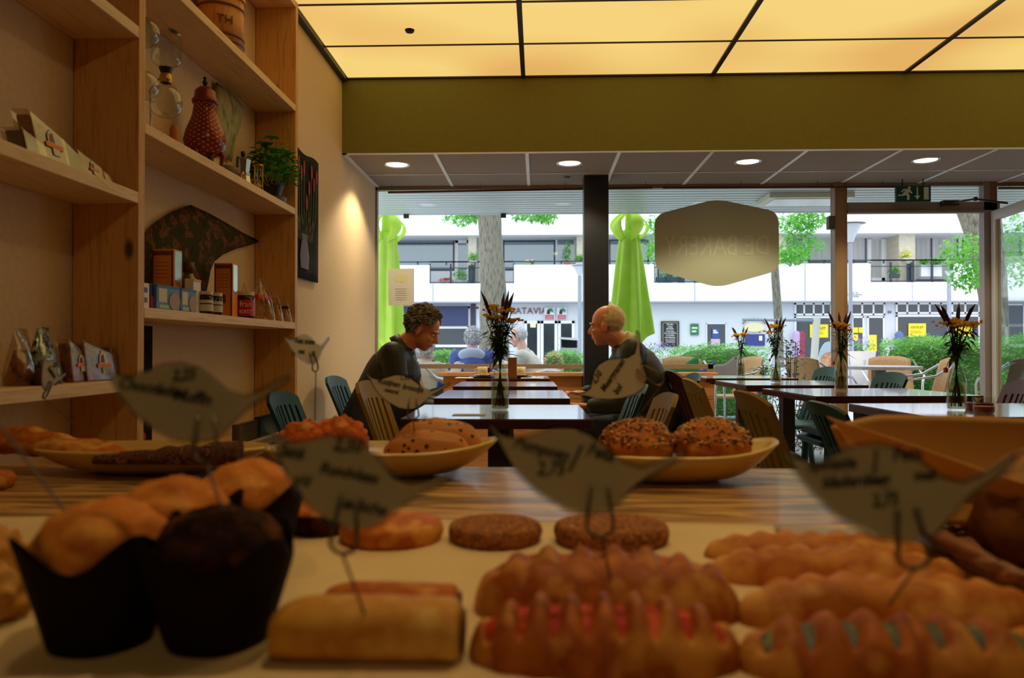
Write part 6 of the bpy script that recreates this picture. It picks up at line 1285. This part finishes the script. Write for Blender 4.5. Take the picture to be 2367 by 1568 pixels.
parasol('closed lime green parasol just right of the black column', 1455, 7.7, 535, 790, 0.08, 0.185, 1.3)
# ---- lamp posts
def lamp(lab, px, Y, top, hw):
    r = thing('street_lamp', lab, 'street lamp', (X(px, Y), Y, 0)); z = Z(top, Y)
    MB().tube([(0, 0, 0), (0, 0, z-hw*1.6)], 0.035*Y/14, 12).build('pole', M('lamp pole grey', (150, 154, 170), 0.5), r)
    MB().lathe([(hw*0.25, z-hw*1.7), (hw*0.4, z-hw*1.25), (hw*0.95, z-hw*0.15)], seg=20, cap=False).build('lamp_shade', M('lamp shade pale', (200, 204, 214), 0.3), r, smooth=True)
    MB().lathe([(0.0001, z), (hw*1.3, z-hw*0.05), (hw*0.9, z-hw*0.15), (0.0001, z-hw*0.14)], seg=20).build('lamp_cap', M('lamp cap', (110, 112, 124), 0.5), r)
lamp('slim street lamp with funnel shade just left of the black column', 1340, 20, 614, 0.17); lamp('street lamp with funnel shade right of the brown post', 1966, 13, 520, 0.19); lamp('thin distant street lamp right of the doorway shrubs', 2194, 22, 628, 0.12)
# ---- terrace furniture
def outdoor_table(lab, px, Y, w):
    r = thing('terrace_table', lab, 'table', (X(px, Y), Y, 0)); zz = PY(1245, 846, Y).z
    MB().lathe([(0.0001, zz-0.03), (w/2, zz-0.03), (w/2, zz), (0.0001, zz)], seg=32).build('tabletop', M('terrace top', (196, 192, 196), 0.5), r); MB().box((-0.05, -0.05, 0.03), (0.05, 0.05, zz-0.03)).build('column', M('terrace column', (120, 112, 108), 0.5), r); MB().box((-0.25, -0.05, 0), (0.25, 0.05, 0.03)).box((-0.05, -0.25, 0), (0.05, 0.25, 0.03)).build('foot', M('terrace column', (120, 112, 108), 0.5), r)
outdoor_table('round pale terrace table right of the brown post', 2030, 7.75, 0.56*1.4)
outdoor_table('pale terrace table behind the white haired man', 1530, 9.0, 0.6)
rattan_chair(X(2120, 7.6), 7.6, PI-0.25, 'rattan chair right of the round terrace table'); rattan_chair(X(1893, 8.1), 8.1, 0.5, 'rattan chair left of the round terrace table, behind the post'); rattan_chair(X(2025, 9.0), 8.6, -PI/2-0.3, 'rattan chair behind the round terrace table')
rattan_chair(X(1690, 8.4), 8.4, PI+0.3, 'pale rattan chair with a cloth over it outside behind the tables')
rattan_chair(X(1585, 8.2), 8.2, -PI/2, 'rattan chair with the green blanket outside')
rattan_chair(X(2350, 7.6), 7.6, PI/2, 'dark rattan chair outside at the right edge', M('dark weave', (60, 56, 66), 0.7))
def cloth(lab, px0, px1, py, Y, m):
    x0, x1 = X(px0, Y), X(px1, Y); z0 = PY(1245, py, Y).z
    tag(MB().grid(lambda u, v: Vector((x0+(x1-x0)*u, Y-0.12*v-0.03, z0-(0.13 if m else 0)*(1-u)-0.2*v+0.015*math.sin(u*9))), 16, 8).build('blanket', m, smooth=True, solid=0.01), lab, 'blanket')
cloth('green blanket draped over an outdoor chair', 1535, 1612, 828, 8.15, M('blanket green', (30, 120, 60), 0.8)); cloth('blue and beige blanket draped over an outdoor chair', 1640, 1705, 824, 8.3, M('blanket beige', (150, 130, 120), 0.8))
cloth('dark blue blanket next to the green one outside', 1600, 1650, 838, 8.35, M('blanket blue', (40, 60, 140), 0.8))
# flower pots, stand, bin
r = thing('wicker_planter', 'pale wicker planter with lilac flowers right of the brown post', 'planter', (X(1993, 12), 12, 0)); zt_ = Z(812, 12); 
MB().lathe([(0.14, 0.4), (0.19, zt_), (0.17, zt_), (0.0001, zt_-0.02)], seg=20).build('pot', M('wicker pale', (216, 206, 200), 0.8, bump=0.6, bscale=60), r, smooth=True); MB().box((-0.15, -0.15, 0), (0.15, 0.15, 0.4)).build('stand', M('stand white', (220, 220, 222), 0.6), r)
b = MB(); b2 = MB(); random.seed(4); foliage(b, (0, 0, zt_+0.08), (0.2, 0.2, 0.08), 160, 0.05); foliage(b2, (0, 0, zt_+0.16), (0.2, 0.2, 0.08), 150, 0.04); b.build('leaves', lfB, r); b2.build('lilac_flowers', M('lilac', (170, 150, 210), 0.7), r)
r = thing('stone_planter', 'pale square planter with lilac flowers beside the lime parasol', 'planter', (X(1520, 9.7), 9.7, 0)); zt_ = PY(1245, 826, 9.7).z
MB().box((-0.2, -0.2, 0), (0.2, 0.2, zt_)).build('pot', M('planter stone', (206, 200, 198), 0.8), r, bevel=0.01); b = MB(); b2 = MB(); foliage(b, (0, 0, zt_+0.07), (0.22, 0.2, 0.08), 150, 0.05); foliage(b2, (0, 0, zt_+0.14), (0.22, 0.2, 0.06), 130, 0.04); b.build('leaves', lfB, r); b2.build('lilac_flowers', M('lilac', (170, 150, 210), 0.7), r)
r = thing('litter_bin', 'grey street litter bin with sloping lid near the black column', 'bin', (X(1315, 16), 16, 0)); z1 = Z(780, 16); w = (X(1337, 16)-X(1295, 16))/2
MB().box((-w, -0.2, 0), (w, 0.2, z1-0.22)).build('bin_body', M('bin grey', (150, 152, 160), 0.6), r, bevel=0.02); MB().box((-w*0.9, -0.18, z1-0.22), (-w*0.8, 0.18, z1-0.04)).box((w*0.8, -0.18, z1-0.22), (w*0.9, 0.18, z1-0.04)).box((-w*0.8, 0.1, z1-0.22), (w*0.8, 0.18, z1-0.04)).build('opening_frame', M('bin dark', (60, 62, 70), 0.6), r); MB().prism([(-w*1.05, -0.22, z1-0.04), (w*1.05, -0.22, z1-0.07), (w*1.05, -0.22, z1-0.02), (-w*1.05, -0.22, z1)], (0, 0.44, 0)).build('lid', M('bin lid', (190, 192, 198), 0.5), r)
r = thing('folding_sign', 'white A frame sign stand with legs showing between the tables', 'sign', (X(1910, 7.2), 7.2, 0))
for s in (1, -1): MB().tube([(0.10*s, 0.12, 0.0), (0.04*s, 0, 0.66)], 0.012).tube([(0.10*s, -0.12, 0.0), (0.04*s, 0, 0.66)], 0.012).build('leg', M('stand white paint', (225, 222, 232), 0.4), r)
MB().tube([(-0.05, 0, 0.64), (0.05, 0, 0.64)], 0.012).build('cross_bar', M('stand white paint', (225, 222, 232), 0.4), r)
r = thing('display_board', 'rounded colourful advertising board outside left of the brown post', 'sign', (X(1915, 11), 11, 0)); zz = PY(1245, 790, 11).z
MB().prism([(math.cos(t)*0.16, 0, 0.62+math.sin(t)*(zz-0.62)) for t in [k*2*PI/24 for k in range(24)]], (0, 0.02, 0)).box((-0.02, 0, 0), (0.02, 0.02, 0.4)).build('board', M('board pale blue', (190, 210, 230), 0.5), r); MB().prism([(math.cos(t)*0.10-0.02, -0.003, 0.74+math.sin(t)*0.16) for t in [k*2*PI/18 for k in range(18)]], (0, 0.003, 0)).build('picture', M('board red', (220, 110, 100), 0.5, var=[(240, 200, 150)], scale=20), r)
r = thing('entrance_arch', 'pale leaning post with a long horizontal grey bar outside', 'post', (X(1888, 13), 13, 0)); MB().tube([(-0.1, 0, 0), (0.0, 0, Z(742, 13)+0.05)], 0.06, 12).build('post', M('pale timber', (200, 196, 186), 0.8), r); MB().tube([(0, 0, Z(742, 13)), (X(1716, 13)-X(1888, 13), 0, Z(740, 13))], 0.022, 8).build('bar', M('bar grey blue', (130, 140, 156), 0.6), r)
# balcony plants
def balcony_pot(lab, px, ppy, w, hpot, m, lm, ph, Y=BY-0.0, yo_=0.35, z0=None):
    Yb = BY+yo_; zb = Z(ppy, BY+yo_); r = thing('balcony_planter', lab, 'planter', (X(px, Yb), Yb, zb)); MB().box((-w/2, -0.12, 0), (w/2, 0.12, hpot)).build('pot', m, r, bevel=0.01)
    b = MB(); random.seed(px); foliage(b, (0, 0, hpot+ph*0.5), (w*0.55, 0.18, ph*0.6), 130, 0.13); b.build('plant', lm, r, smooth=True)
pg = M('pot grey', (150, 154, 162), 0.7); og = M('orange petals', (236, 110, 80), 0.7); pw = M('pot pale', (206, 210, 218), 0.7)
balcony_pot('planter of orange flowers on the left balcony', 1032, 656, 0.5, 0.12, pg, og, 0.12, yo_=0.3); balcony_pot('grey pot with green plant on the left balcony', 1066, 655, 0.5, 0.12, pg, lfA, 0.4, yo_=0.3); balcony_pot('round yellow green bush on the left balcony rail', 1094, 606, 0.32, 0.05, pg, lfA, 0.32, yo_=0.1)
balcony_pot('green box with pale flowers on the left parapet', 1225, 612, 0.35, 0.1, M('pot green', (150, 190, 110), 0.7), M('pale petals', (235, 200, 205), 0.7), 0.1, yo_=0.2); balcony_pot('tall palm like plant behind the left parapet', 1312, 612, 0.25, 0.1, M('pot terracotta', (190, 110, 90), 0.8), lfA, 0.75, yo_=0.4)
balcony_pot('green bush in a pale pot next to the black column on the parapet', 1340, 612, 0.3, 0.1, pw, lfA, 0.28, yo_=0.2)
balcony_pot('dark pot with grass on the right balcony', 2068, 645, 0.3, 0.14, M('pot dark teal', (40, 66, 74), 0.6), lfA, 0.28, yo_=0.25); balcony_pot('round boxwood ball in the left pale square pot', 2137, 643, 0.34, 0.42, pw, lfA, 0.24, yo_=0.25); balcony_pot('round boxwood ball in the middle pale square pot', 2163, 643, 0.34, 0.42, pw, lfA, 0.24, yo_=0.25)
balcony_pot('yellow leaved shrub on the right balcony ledge', 2095, 604, 0.3, 0.05, pw, M_leaf('yellow leaves', (220, 220, 90), (236, 236, 130), 0.4), 0.3, yo_=0.2); balcony_pot('dark planter with plants on the balcony under the hexagon sign', 1545, 652, 0.9, 0.16, M('pot dark teal', (40, 66, 74), 0.6), lfA, 0.35, yo_=0.25)
